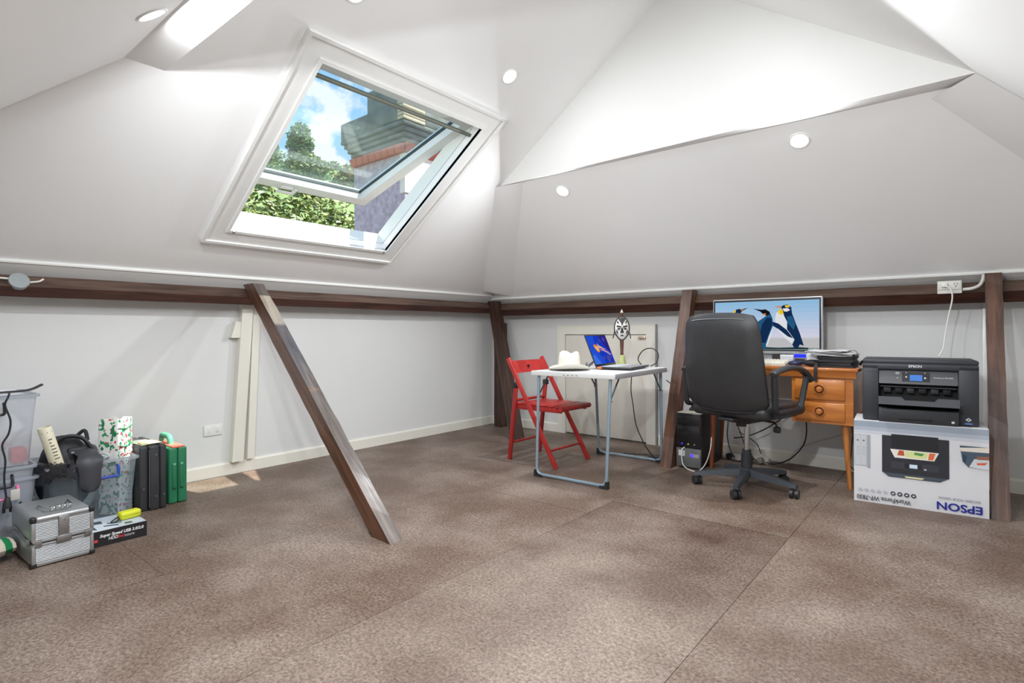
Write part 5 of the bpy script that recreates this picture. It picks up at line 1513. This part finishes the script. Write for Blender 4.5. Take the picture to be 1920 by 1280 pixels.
tub('storage_tub', 'tall clear storage tub with white cloth on top of the stack', (0.275, -4.022, 0.3395), 0, 0.42, 0.35, 0.335, PLA, BLACKP, group='stacked clear tubs', hy=0.015)
tub('storage_tub', 'clear storage tub with blue clip handle holding a black bag and a gift', (0.31, -3.598, 0.0), R(1), 0.372, 0.36, 0.315, PLB, BLU, hy=0.02)
def cloths():
    o = MB().blob((0, 0, 0.115), 0.125, 0.15, 0.115, 20, 14, jitter=0.16, seed=4).build('folded_cloth', mat('cloth_white', (226, 224, 220), 0.9, vary=0.05, bump=0.3, bscale=12))
    o.location = (0.30, -4.0, 0.385); tag(o, 'crumpled white cloth inside the topmost tub of the stack', 'cloth')
    o = MB().rbox(-0.12, 0.13, -0.15, 0.06, 0.0, 0.035, 0.012).build('folded_cloth', mat('cloth_grey', (104, 108, 106), 0.9, vary=0.1, bump=0.3, bscale=14))
    o.location = (0.275, -4.0, 0.345); tag(o, 'flat grey cloth lying on the bottom of the topmost tub', 'cloth')
    o = MB().rbox(-0.04, 0.04, -0.03, 0.03, 0.0, 0.07, 0.012).build('red_packet', mat('packet_red', (206, 70, 80), 0.6))
    o.location = (0.36, -3.87, 0.345); tag(o, 'red packet showing through the side of the topmost tub', 'packet')
    o = MB().blob((0, 0, 0.085), 0.13, 0.17, 0.085, 20, 12, jitter=0.12, seed=9).build('folded_cloth', mat('cloth_blue', (150, 166, 196), 0.9, vary=0.15, bump=0.3, bscale=12))
    o.location = (0.275, -4.0, 0.075); tag(o, 'pale blue cloth inside the nested tub in the stack middle', 'cloth')
cloths()
def strap_top():
    pts = smooth_path([(0.40, -4.20, 0.684), (0.41, -4.05, 0.683), (0.42, -3.92, 0.685), (0.43, -3.84, 0.690), (0.43, -3.79, 0.712)], 8)
    b = Vector((0.42, -4.0, 0.676)); vs = []; fs = []
    for p in pts:
        q = p-b; vs += [(q.x-0.02, q.y, q.z), (q.x+0.02, q.y, q.z), (q.x+0.02, q.y, q.z+0.007), (q.x-0.02, q.y, q.z+0.007)]
    for i in range(len(pts)-1):
        for k in range(4): fs.append((i*4+k, i*4+(k+1) % 4, (i+1)*4+(k+1) % 4, (i+1)*4+k))
    fs += [(0, 1, 2, 3), tuple(len(vs)-4+k for k in range(4))]
    o = MB().add(vs, fs).build('webbing_strap', mat('strap_black', (52, 52, 54), 0.7, vary=0.1)); o.location = b
    tag(o, 'black webbing strap lying across the rim of the topmost tub', 'strap')
strap_top()
def plug_cord():
    t = thing('extension_lead', 'black power lead hanging down the stacked tubs with its plug', 'power lead', (0.50, -3.93, 0.145))
    P = [(-0.06, 0.02, 0.545), (0.0, 0.005, 0.525), (0.004, -0.006, 0.49), (0.004, 0.012, 0.42), (0.004, 0.006, 0.36), (0.004, -0.016, 0.31), (0.004, -0.006, 0.24), (0.004, -0.010, 0.16), (0.004, -0.006, 0.10), (0.004, -0.002, 0.06)]
    MB().tube(smooth_path(P, 8), 0.0042, 7).build('cord', CABLEK, t)
    MB().tube([(0.004, 0, 0.07), (0.004, 0, 0.04), (0.005, 0.0, 0.02)], [0.007, 0.016, 0.018], 12).build('plug_body', BLACKP, t)
    for (y, z) in ((-0.012, 0.012), (0.012, 0.012)): MB().rbox(0.0, 0.010, y-0.006, y+0.006, 0.0, 0.022, 0.003).build('plug_ear', BLACKP, t)
    MB().tube(smooth_path([(0.02, 0.012, 0.024), (0.03, 0.03, 0.03), (0.03, 0.045, 0.045)], 5), 0.0042, 7).build('tail', CABLEK, t)
    MB().rbox(0.0, 0.004, 0.012, 0.045, 0.05, 0.10, 0.002).build('paper_tag', mat('tag_grey', (196, 192, 184), 0.6), t)
plug_cord()

# ---- aluminium case
def alu_case():
    t = thing('aluminium_case', 'silver ribbed aluminium carry case with black corners on the floor', 'case', (0.775, -3.822, 0), R(2))
    X, Y, H = 0.165, 0.106, 0.205
    RIB = mat('ribbed_aluminium', (160, 162, 164), 0.42, 0.7, vary=0.04); ALU = mat('smooth_aluminium', (190, 192, 194), 0.3, 0.8, vary=0.03)
    SIDE = mat('case_panel', (158, 162, 164), 0.4, 0.6, vary=0.05); BK = mat('case_corner', (30, 30, 32), 0.5)
    zs = 0.098
    low = MB().rbox(-X, X, -Y, Y, 0.004, zs-0.003, 0.012, 3).build('lower_shell', SIDE, t)
    up = MB().rbox(-X, X, -Y, Y, zs+0.003, H, 0.016, 3).build('lid', SIDE, t)
    # ribbed front panels (face +x) and smooth edge strips
    for part, z0, z1 in ((low, 0.022, zs-0.014), (up, zs+0.014, H-0.026)):
        n = int((z1-z0)/0.0062)
        mb = MB()
        poly = [(X-0.002, z0)]
        for k in range(n):
            za = z0+(z1-z0)*k/n; zb = z0+(z1-z0)*(k+1)/n
            poly += [(X+0.0008, za+0.0003), (X+0.0022, (za+zb)/2), (X+0.0008, zb-0.0003)]
        poly += [(X-0.002, z1)]
        mb.prism(poly, -Y+0.014, Y-0.014, 'y'); mb.build('ribbed_panel', RIB, part)
        mb = MB()
        mb.rbox(X-0.006, X+0.004, -Y+0.004, Y-0.004, zs-0.014 if part is low else zs+0.002, zs-0.002 if part is low else zs+0.014, 0.003)
        mb.build('edge_strip', ALU, part)
        for y in (-Y, Y-0.014):
            MB().rbox(X-0.010, X+0.004, y, y+0.014, z0-0.006, z1+0.006, 0.004).build('corner_strip', ALU, part)
    MB().rbox(X-0.020, X+0.003, -Y+0.012, Y-0.012, H-0.022, H+0.002, 0.010, 3).build('lid_edge', ALU, up)
    MB().rbox(X-0.010, X+0.003, -Y+0.012, Y-0.012, 0.004, 0.022, 0.005).build('base_edge', ALU, low)
    for y in (-1, 1):
        MB().rbox(X-0.022, X+0.006, y*Y-(0.018 if y > 0 else 0.004), y*Y+(0.004 if y > 0 else 0.018), H-0.022, H+0.003, 0.007, 3).build('corner_cap', BK, up)
        MB().rbox(X-0.022, X+0.006, y*Y-(0.018 if y > 0 else 0.004), y*Y+(0.004 if y > 0 else 0.018), 0.0, 0.020, 0.005, 3).build('corner_cap', BK, low)
        MB().rbox(-X-0.004, -X+0.02, y*Y-(0.018 if y > 0 else 0.004), y*Y+(0.004 if y > 0 else 0.018), 0.0, 0.020, 0.005, 3).build('corner_cap', BK, low)
        MB().rbox(X-0.004, X+0.007, y*(Y-0.022)-0.012, y*(Y-0.022)+0.012, zs-0.014, zs+0.014, 0.002).build('hinge_clasp', STEEL, low)
        MB().rbox(X-0.06, X-0.03, y*Y-0.004, y*Y+0.004, zs-0.014, zs+0.014, 0.002).build('side_hinge', STEEL, low)
        MB().tube([(X-0.03, y*(Y+0.003), zs+0.004), (-X+0.06, y*(Y+0.003), zs+0.03)], 0.0025, 6).build('side_stay', STEEL, up)
    lt = MB().rbox(X+0.002, X+0.009, -0.018, 0.018, zs-0.006, H-0.010, 0.002).build('latch', STEEL, up)
    MB().rbox(X+0.008, X+0.013, -0.026, 0.026, zs-0.010, zs+0.016, 0.002).build('latch_tongue', STEEL, lt)
    MB().cyl((X+0.008, 0, H-0.026), (X+0.013, 0, H-0.026), 0.006, n=12).build('key_lock', CHROME, lt)
    # folding handle lying on the lid
    hd = MB().tube(arc_pts([(0.015, -0.05, H+0.004), (0.015, -0.05, H+0.014), (0.11, -0.042, H+0.016), (0.11, 0.042, H+0.016), (0.015, 0.05, H+0.014), (0.015, 0.05, H+0.004)], 0.012, 4), 0.004, 8).build('handle', CHROME, up)
    for k in range(4): MB().rbox(0.098, 0.122, -0.034+k*0.018, -0.022+k*0.018, H+0.009, H+0.024, 0.004).build('grip_ring', CHROME, hd)
    for y in (-0.055, 0.043): MB().rbox(0.0, 0.03, y, y+0.012, H-0.001, H+0.008, 0.002).build('handle_mount', STEEL, hd)
alu_case()

# ---- green and white bag at the frame edge
def green_bag():
    t = thing('shopping_bag', 'green and white striped bag lying beside the aluminium case', 'bag', (0.72, -4.035, 0), R(8))
    GN = mat('bag_green', (28, 132, 78), 0.45, vary=0.08); BW = mat('bag_white', (214, 206, 190), 0.55)
    def slab(y0, y1, z, m, name):
        n = 10; vs = []
        for (y, f) in ((y0, 1), (y1, 1)):
            for k in range(n):
                a = 2*PI*k/n
                vs.append((0.085*math.cos(a)*(1-0.25*max(0, y)/0.09), y, 0.055+0.055*math.sin(a)*(1-0.45*max(0, y+0.02)/0.1)))
        fs = [(k, (k+1) % n, n+(k+1) % n, n+k) for k in range(n)] + [tuple(range(n)), tuple(range(2*n-1, n-1, -1))]
        MB().add(vs, fs, None, True).build(name, m, t)
    slab(-0.14, 0.01, 0, GN, 'body'); slab(0.01, 0.05, 0, BW, 'stripe'); slab(0.05, 0.075, 0, GN, 'stripe'); slab(0.075, 0.088, 0, BW, 'hem')
green_bag()

# ---- contents of the blue-handled tub
def backpack():
    t = thing('backpack', 'black backpack slumped in the blue handled tub with a strap over the rim', 'backpack', (0.30, -3.655, 0.012))
    BP = mat('backpack_black', (42, 42, 46), 0.6, vary=0.15, vscale=12, bump=0.25, bscale=40)
    MB().blob((-0.01, -0.015, 0.23), 0.115, 0.125, 0.195, 22, 16, jitter=0.12, seed=2).build('body', BP, t)
    MB().tube(smooth_path([(0.05, -0.10, 0.36), (0.07, -0.04, 0.425), (0.08, 0.03, 0.415), (0.085, 0.08, 0.34)], 8), 0.014, 8, flat=0.7).build('piping', mat('piping_black', (26, 26, 28), 0.5), t)
    MB().rbox(0.055, 0.095, -0.03, 0.055, 0.30, 0.37, 0.012).build('front_pocket', BP, t)
    # wide padded strap folded over the tub rim
    pts = smooth_path([(0.02, 0.05, 0.36), (0.10, 0.04, 0.345), (0.19, 0.035, 0.337), (0.228, 0.03, 0.31), (0.234, 0.03, 0.24), (0.232, 0.03, 0.165)], 7)
    vs = []; fs = []
    m = len(pts)
    for i, p in enumerate(pts):
        w = 0.050 + 0.006*math.sin(i*0.4)
        if i > m-8: w *= math.sqrt(max(0.02, 1-((i-(m-8))/7.5)**2))
        d = (pts[min(i+1, m-1)]-pts[max(i-1, 0)]).normalized(); nn = Vector((-d.z, 0, d.x))
        if nn.x+nn.z < 0: nn = -nn
        for q in range(7):
            u = -1+2*q/6; b = p+nn*(0.016*(1-u*u))
            vs.append((b.x, b.y+u*w, b.z))
        for q in range(7):
            u = 1-2*q/6; vs.append((p.x-nn.x*0.003, p.y+u*w, p.z-nn.z*0.003))
    for i in range(m-1):
        for k in range(14): fs.append((i*14+k, i*14+(k+1) % 14, (i+1)*14+(k+1) % 14, (i+1)*14+k))
    fs += [tuple(range(14)), tuple((m-1)*14+k for k in range(14))]
    MB().add(vs, fs, None, True).build('shoulder_strap', mat('strap_charcoal', (58, 58, 64), 0.5, vary=0.08), t)
    MB().tube(smooth_path([(-0.02, 0.02, 0.40), (0.0, 0.06, 0.44), (0.02, 0.07, 0.39)], 6), 0.009, 8).build('grab_loop', BP, t)
    for k, (y, z) in enumerate(((-0.01, 0.345), (0.02, 0.335), (0.045, 0.35))):
        MB().rbox(0.093, 0.100, y-0.008, y+0.008, z-0.006, z+0.006, 0.002).build('buckle', STEEL, t)
backpack()
def bin_liner():
    mb = MB()
    n = 26; vs = []; rnd = random.Random(5)
    prof = [(1.00, 0.30), (1.06, 0.335), (1.20, 0.325), (1.24, 0.29), (1.22, 0.245)]
    for r, z in prof:
        for k in range(n):
            a = -1.75+1.85*k/(n-1)
            q = 1+0.05*noise.noise(Vector((k*0.9, r*5, 2)))
            vs.append((0.165*r*q*math.cos(a)*1.0, 0.10*r*q*math.sin(a), z+0.022*noise.noise(Vector((k*0.8, z*30, 5)))-0.02*(1 if r > 1.21 else 0)*math.sin(k*0.25)))
    fs = [(i*n+k, i*n+k+1, (i+1)*n+k+1, (i+1)*n+k) for i in range(4) for k in range(n-1)]
    o = MB().add(vs, fs, None, True).build('plastic_bag', mat('bag_black', (36, 36, 40), 0.22, vary=0.2, vscale=30, bump=0.6, bscale=60))
    o.location = (0.345, -3.70, 0.0)
    tag(o, 'crinkled black plastic bag folded over the blue handled tub rim', 'plastic bag')
bin_liner()
def wrapping_roll():
    t = thing('wrapping_paper_roll', 'cream printed wrapping paper roll standing in the blue handled tub', 'paper roll', (0.462, -3.735, 0.30))
    d = Vector((0.0, -0.26, 1.0)).normalized()
    x = d.orthogonal().normalized(); M = frame((0, 0, 0), x, d.cross(x), d)
    mb = MB(); mb.M = M
    prof = [(0.0270, 0.0), (0.0280, 0.05), (0.0280, 0.215), (0.0255, 0.218), (0.022, 0.18), (0.022, 0.03)]
    mb.lathe(prof, 26); mb.build('paper', mat('roll_cream', (214, 208, 184), 0.55, vary=0.04), t)
    INK = mat('roll_ink', (72, 64, 48), 0.6)
    # printed bands and short lines, wrapped on the roll
    def band(a0, a1, z0, z1, m=INK):
        k = 8; vs = []
        for i in range(k+1):
            a = a0+(a1-a0)*i/k
            for z in (z0, z1): vs.append((0.0284*math.cos(a), 0.0284*math.sin(a), z))
        mb = MB(); mb.M = M; mb.add(vs, [(i*2, i*2+2, i*2+3, i*2+1) for i in range(k)]); mb.build('printed_line', m, t)
    band(0, 2*PI, 0.19, 0.195)
    face = math.atan2((M.to_3x3().inverted() @ Vector((1, -0.3, 0))).y, (M.to_3x3().inverted() @ Vector((1, -0.3, 0))).x)
    for k in range(9):
        z = 0.155-k*0.0165; w = (0.55, 0.3, 0.6, 0.7, 0.75, 0.6, 0.75, 0.3, 0.5)[k]
        band(face+0.1, face+0.1+w*(1 if k < 7 else -1), z, z+0.005)
wrapping_roll()
def gift():
    t = thing('wrapped_gift', 'tall gift wrapped in white paper with red and green motifs', 'gift', (0.372, -3.475, 0.010), R(40))
    GP = spots_mat('gift_paper', (236, 236, 230), (((40, 150, 100), 0.59, (1, 1, 1)), ((206, 66, 84), 0.615, (1.2, 1, 1)), ((30, 120, 76), 0.63, (1, 2.2, 0.7))), 42)
    def crumple(p):
        return p + 0.0035*noise.noise(p*26)
    bm = bmesh.new(); bmesh.ops.create_cube(bm, size=1)
    for v in bm.verts: v.co = Vector((v.co.x*0.105, v.co.y*0.115, 0.25+v.co.z*0.50))
    bmesh.ops.bevel(bm, geom=list(bm.edges), offset=0.006, segments=2, profile=0.5, affect='EDGES')
    bmesh.ops.subdivide_edges(bm, edges=[e for e in bm.edges if e.calc_length() > 0.04], cuts=5, use_grid_fill=True)
    for v in bm.verts:
        n = noise.noise_vector(v.co*22); v.co += Vector((n.x, n.y, n.z*0.4))*0.0022
    bm.verts.index_update()
    mb = MB(); mb.add([v.co.copy() for v in bm.verts], [[v.index for v in f.verts] for f in bm.faces], None, True); bm.free()
    mb.build('wrapped_box', GP, t)
    RB = mat('ribbon_green', (40, 150, 96), 0.4)
    for z in (0.36, 0.455): MB().tube([(0.0555, -0.058, z), (0.0558, 0.0, z-0.012), (0.0555, 0.058, z+0.006)], 0.0022, 6).build('ribbon', RB, t)
    MB().prism([(-0.048, 0.495), (0.048, 0.495), (0.0, 0.46)], 0.0585, 0.060, 'y').build('end_fold', GP, t)
gift()
def crumpled_sheet():
    o = MB().blob((0, 0, 0.02), 0.07, 0.06, 0.03, 18, 10, jitter=0.7, seed=13).build('plastic_bag', mat('bag_clear_crumple', (150, 160, 166), 0.2, vary=0.25, vscale=40, bump=0.8, bscale=60))
    o.location = (0.36, -3.555, 0.285); tag(o, 'crumpled pale plastic wrap between the backpack and the gift', 'plastic wrap')
crumpled_sheet()

# ---- cases against the wall
def black_case():
    t = thing('tool_case', 'worn black hard case standing upright between the tub and green case', 'case', (0.29, -3.327, 0), R(0))
    BK = mat('case_black', (52, 53, 56), 0.45, vary=0.15, vscale=6, bump=0.08)
    X = 0.185
    for (y0, y1, xx) in ((-0.066, -0.024, X-0.012), (-0.022, 0.028, X), (0.030, 0.062, X-0.002)):
        MB().rbox(-X, xx, y0, y1, 0.0, 0.350, 0.010, 3).build('shell', BK, t)
    for (y, z) in ((0.010, 0.075), (0.048, 0.078), (-0.050, 0.125), (0.010, 0.30)):
        MB().cyl((X-0.004, y, z), (X+0.0025, y, z), 0.004, n=10).build('stud', STEEL, t)
    MB().tube([(X+0.001, -0.023, 0.02), (X+0.001, -0.023, 0.33)], 0.0025, 6).build('seam_bead', mat('bead_dark', (84, 86, 88), 0.35), t)
black_case()
def paper_scraps():
    t = thing('paper_scraps', 'printed papers and small wrappers lying on top of the black case', 'papers', (0.34, -3.335, 0.3515), R(6))
    MB().rbox(-0.09, 0.09, -0.05, 0.045, 0.0, 0.004, 0.0015).build('booklet', mat('booklet_grey', (150, 150, 140), 0.5, vary=0.4, vscale=30), t)
    MB().rbox(-0.02, 0.10, -0.02, 0.05, 0.0045, 0.008, 0.0015).build('leaflet', mat('leaflet_pale', (206, 202, 180), 0.5, vary=0.2, vscale=30), t)
    MB().rbox(0.03, 0.08, -0.045, -0.01, 0.0045, 0.014, 0.003).build('wrapper', mat('wrapper_yellow', (216, 204, 140), 0.4), t)
paper_scraps()
def green_case():
    t = thing('drill_case', 'green moulded plastic power tool case beside the black case', 'tool case', (0.265, -3.193, 0), R(0))
    G = mat('tool_green', (40, 118, 82), 0.4, vary=0.06); GL = mat('tool_green_light', (96, 176, 142), 0.45, vary=0.06)
    X = 0.165
    MB().rbox(-X, X, -0.048, -0.001, 0.0, 0.315, 0.010, 3).build('shell', G, t)
    MB().rbox(-X, X, 0.001, 0.048, 0.0, 0.315, 0.010, 3).build('shell', G, t)
    MB().rbox(-X+0.03, X-0.001, -0.030, 0.036, 0.312, 0.322, 0.003).build('label_strip', mat('label_red', (216, 110, 90), 0.5), t)
    MB().tube(arc_pts([(-0.08, 0, 0.31), (-0.075, 0, 0.362), (0.045, 0, 0.362), (0.06, 0, 0.31)], 0.03, 5), 0.016, 10).build('handle', GL, t)
    for y in (-0.020, 0.018):
        lt = MB().rbox(X-0.004, X+0.005, y-0.009, y+0.009, 0.08, 0.225, 0.003).build('latch', G, t)
        MB().rbox(X+0.003, X+0.008, y-0.008, y+0.008, 0.215, 0.228, 0.002).build('latch_lip', GL, lt)
        MB().box(X+0.004, X+0.0055, y-0.008, y+0.008, 0.082, 0.09).build('latch_slot', mat('latch_dark', (20, 60, 42), 0.5), lt)
green_case()

# ---- enclosure carton and yellow pouch
def hdd_box():
    t = thing('enclosure_carton', 'black and silver drive enclosure carton beside the aluminium case', 'box', (0.763, -3.592, 0), R(0))
    X, Y, H = 0.110, 0.105, 0.070
    MB().box(-X, X, -Y, Y, 0, H).build('body', mat('hdd_black', (34, 33, 36), 0.35), t)
    pr = Print(frame((X, -Y, H+0.0003), (0, 1, 0), (-1, 0, 0), (0, 0, 1)), 2*Y, 2*X)
    pr.rect((186, 196, 206), 0.005, 0.995, 0.005, 0.995)
    pr.poly((206, 214, 222), [(0, 0), (0.5, 0), (0.2, 1), (0, 1)])
    for pts in ([(0.12, 0.55), (0.30, 0.50), (0.32, 0.72), (0.14, 0.78)], [(0.35, 0.40), (0.60, 0.30), (0.62, 0.36), (0.37, 0.47)], [(0.25, 0.25), (0.50, 0.15), (0.52, 0.22), (0.27, 0.32)], [(0.03, 0.2), (0.10, 0.1), (0.10, 0.3), (0.04, 0.4)], [(0.62, 0.12), (0.76, 0.10), (0.76, 0.22), (0.64, 0.25)]):
        pr.poly((66, 78, 84), pts)
    pr.build('printed_top', t)
    M = lambda y, z: frame((X+0.0003, y, z), (0, 1, 0), (0, 0, 1), (1, 0, 0))
    WI = mat('ink_white', (232, 232, 232), 0.5); RI = mat('ink_red', (214, 60, 70), 0.5); GI = mat('ink_silver', (168, 168, 172), 0.5)
    text_on('title_line', 'Super Speed USB 3.0/2.0', 0.0185, WI, M(0.005, 0.046), t, 0.92, 0.0005, 0.15)
    text_on('subtitle', 'HDD', 0.0185, WI, M(-0.030, 0.028), t, 0.9, 0.0003, 0.15)
    text_on('subtitle_red', 'Encl', 0.0185, RI, M(0.0, 0.028), t, 0.9, 0.0003, 0.15)
    text_on('subtitle_grey', 'osure', 0.0185, GI, M(0.034, 0.027), t, 0.9, 0.0003, 0.15)
    MB().box(X, X+0.0006, -Y+0.004, -Y+0.016, 0.022, 0.034).build('red_mark', RI, t)
hdd_box()
def yellow_pouch():
    t = thing('yellow_pouch', 'small bright yellow zipped case with black wrist loop on the carton', 'pouch', (0.765, -3.528, 0.0712), R(8))
    YL = mat('pouch_yellow', (206, 210, 40), 0.5, vary=0.05)
    MB().rbox(-0.024, 0.024, -0.046, 0.046, 0.0, 0.038, 0.012, 4).build('body', YL, t)
    MB().tube([(0.0245, -0.038, 0.020), (0.0248, 0, 0.021), (0.0245, 0.038, 0.020)], 0.0014, 6).build('zip', mat('zip_dark_yellow', (164, 160, 30), 0.5), t)
    MB().tube(smooth_path([(0.0, -0.046, 0.018), (0.006, -0.066, 0.012), (0.012, -0.082, 0.004), (0.020, -0.074, 0.003), (0.018, -0.058, 0.006), (0.010, -0.047, 0.014)], 6), 0.0028, 7).build('wrist_loop', BLACKM, t)
yellow_pouch()
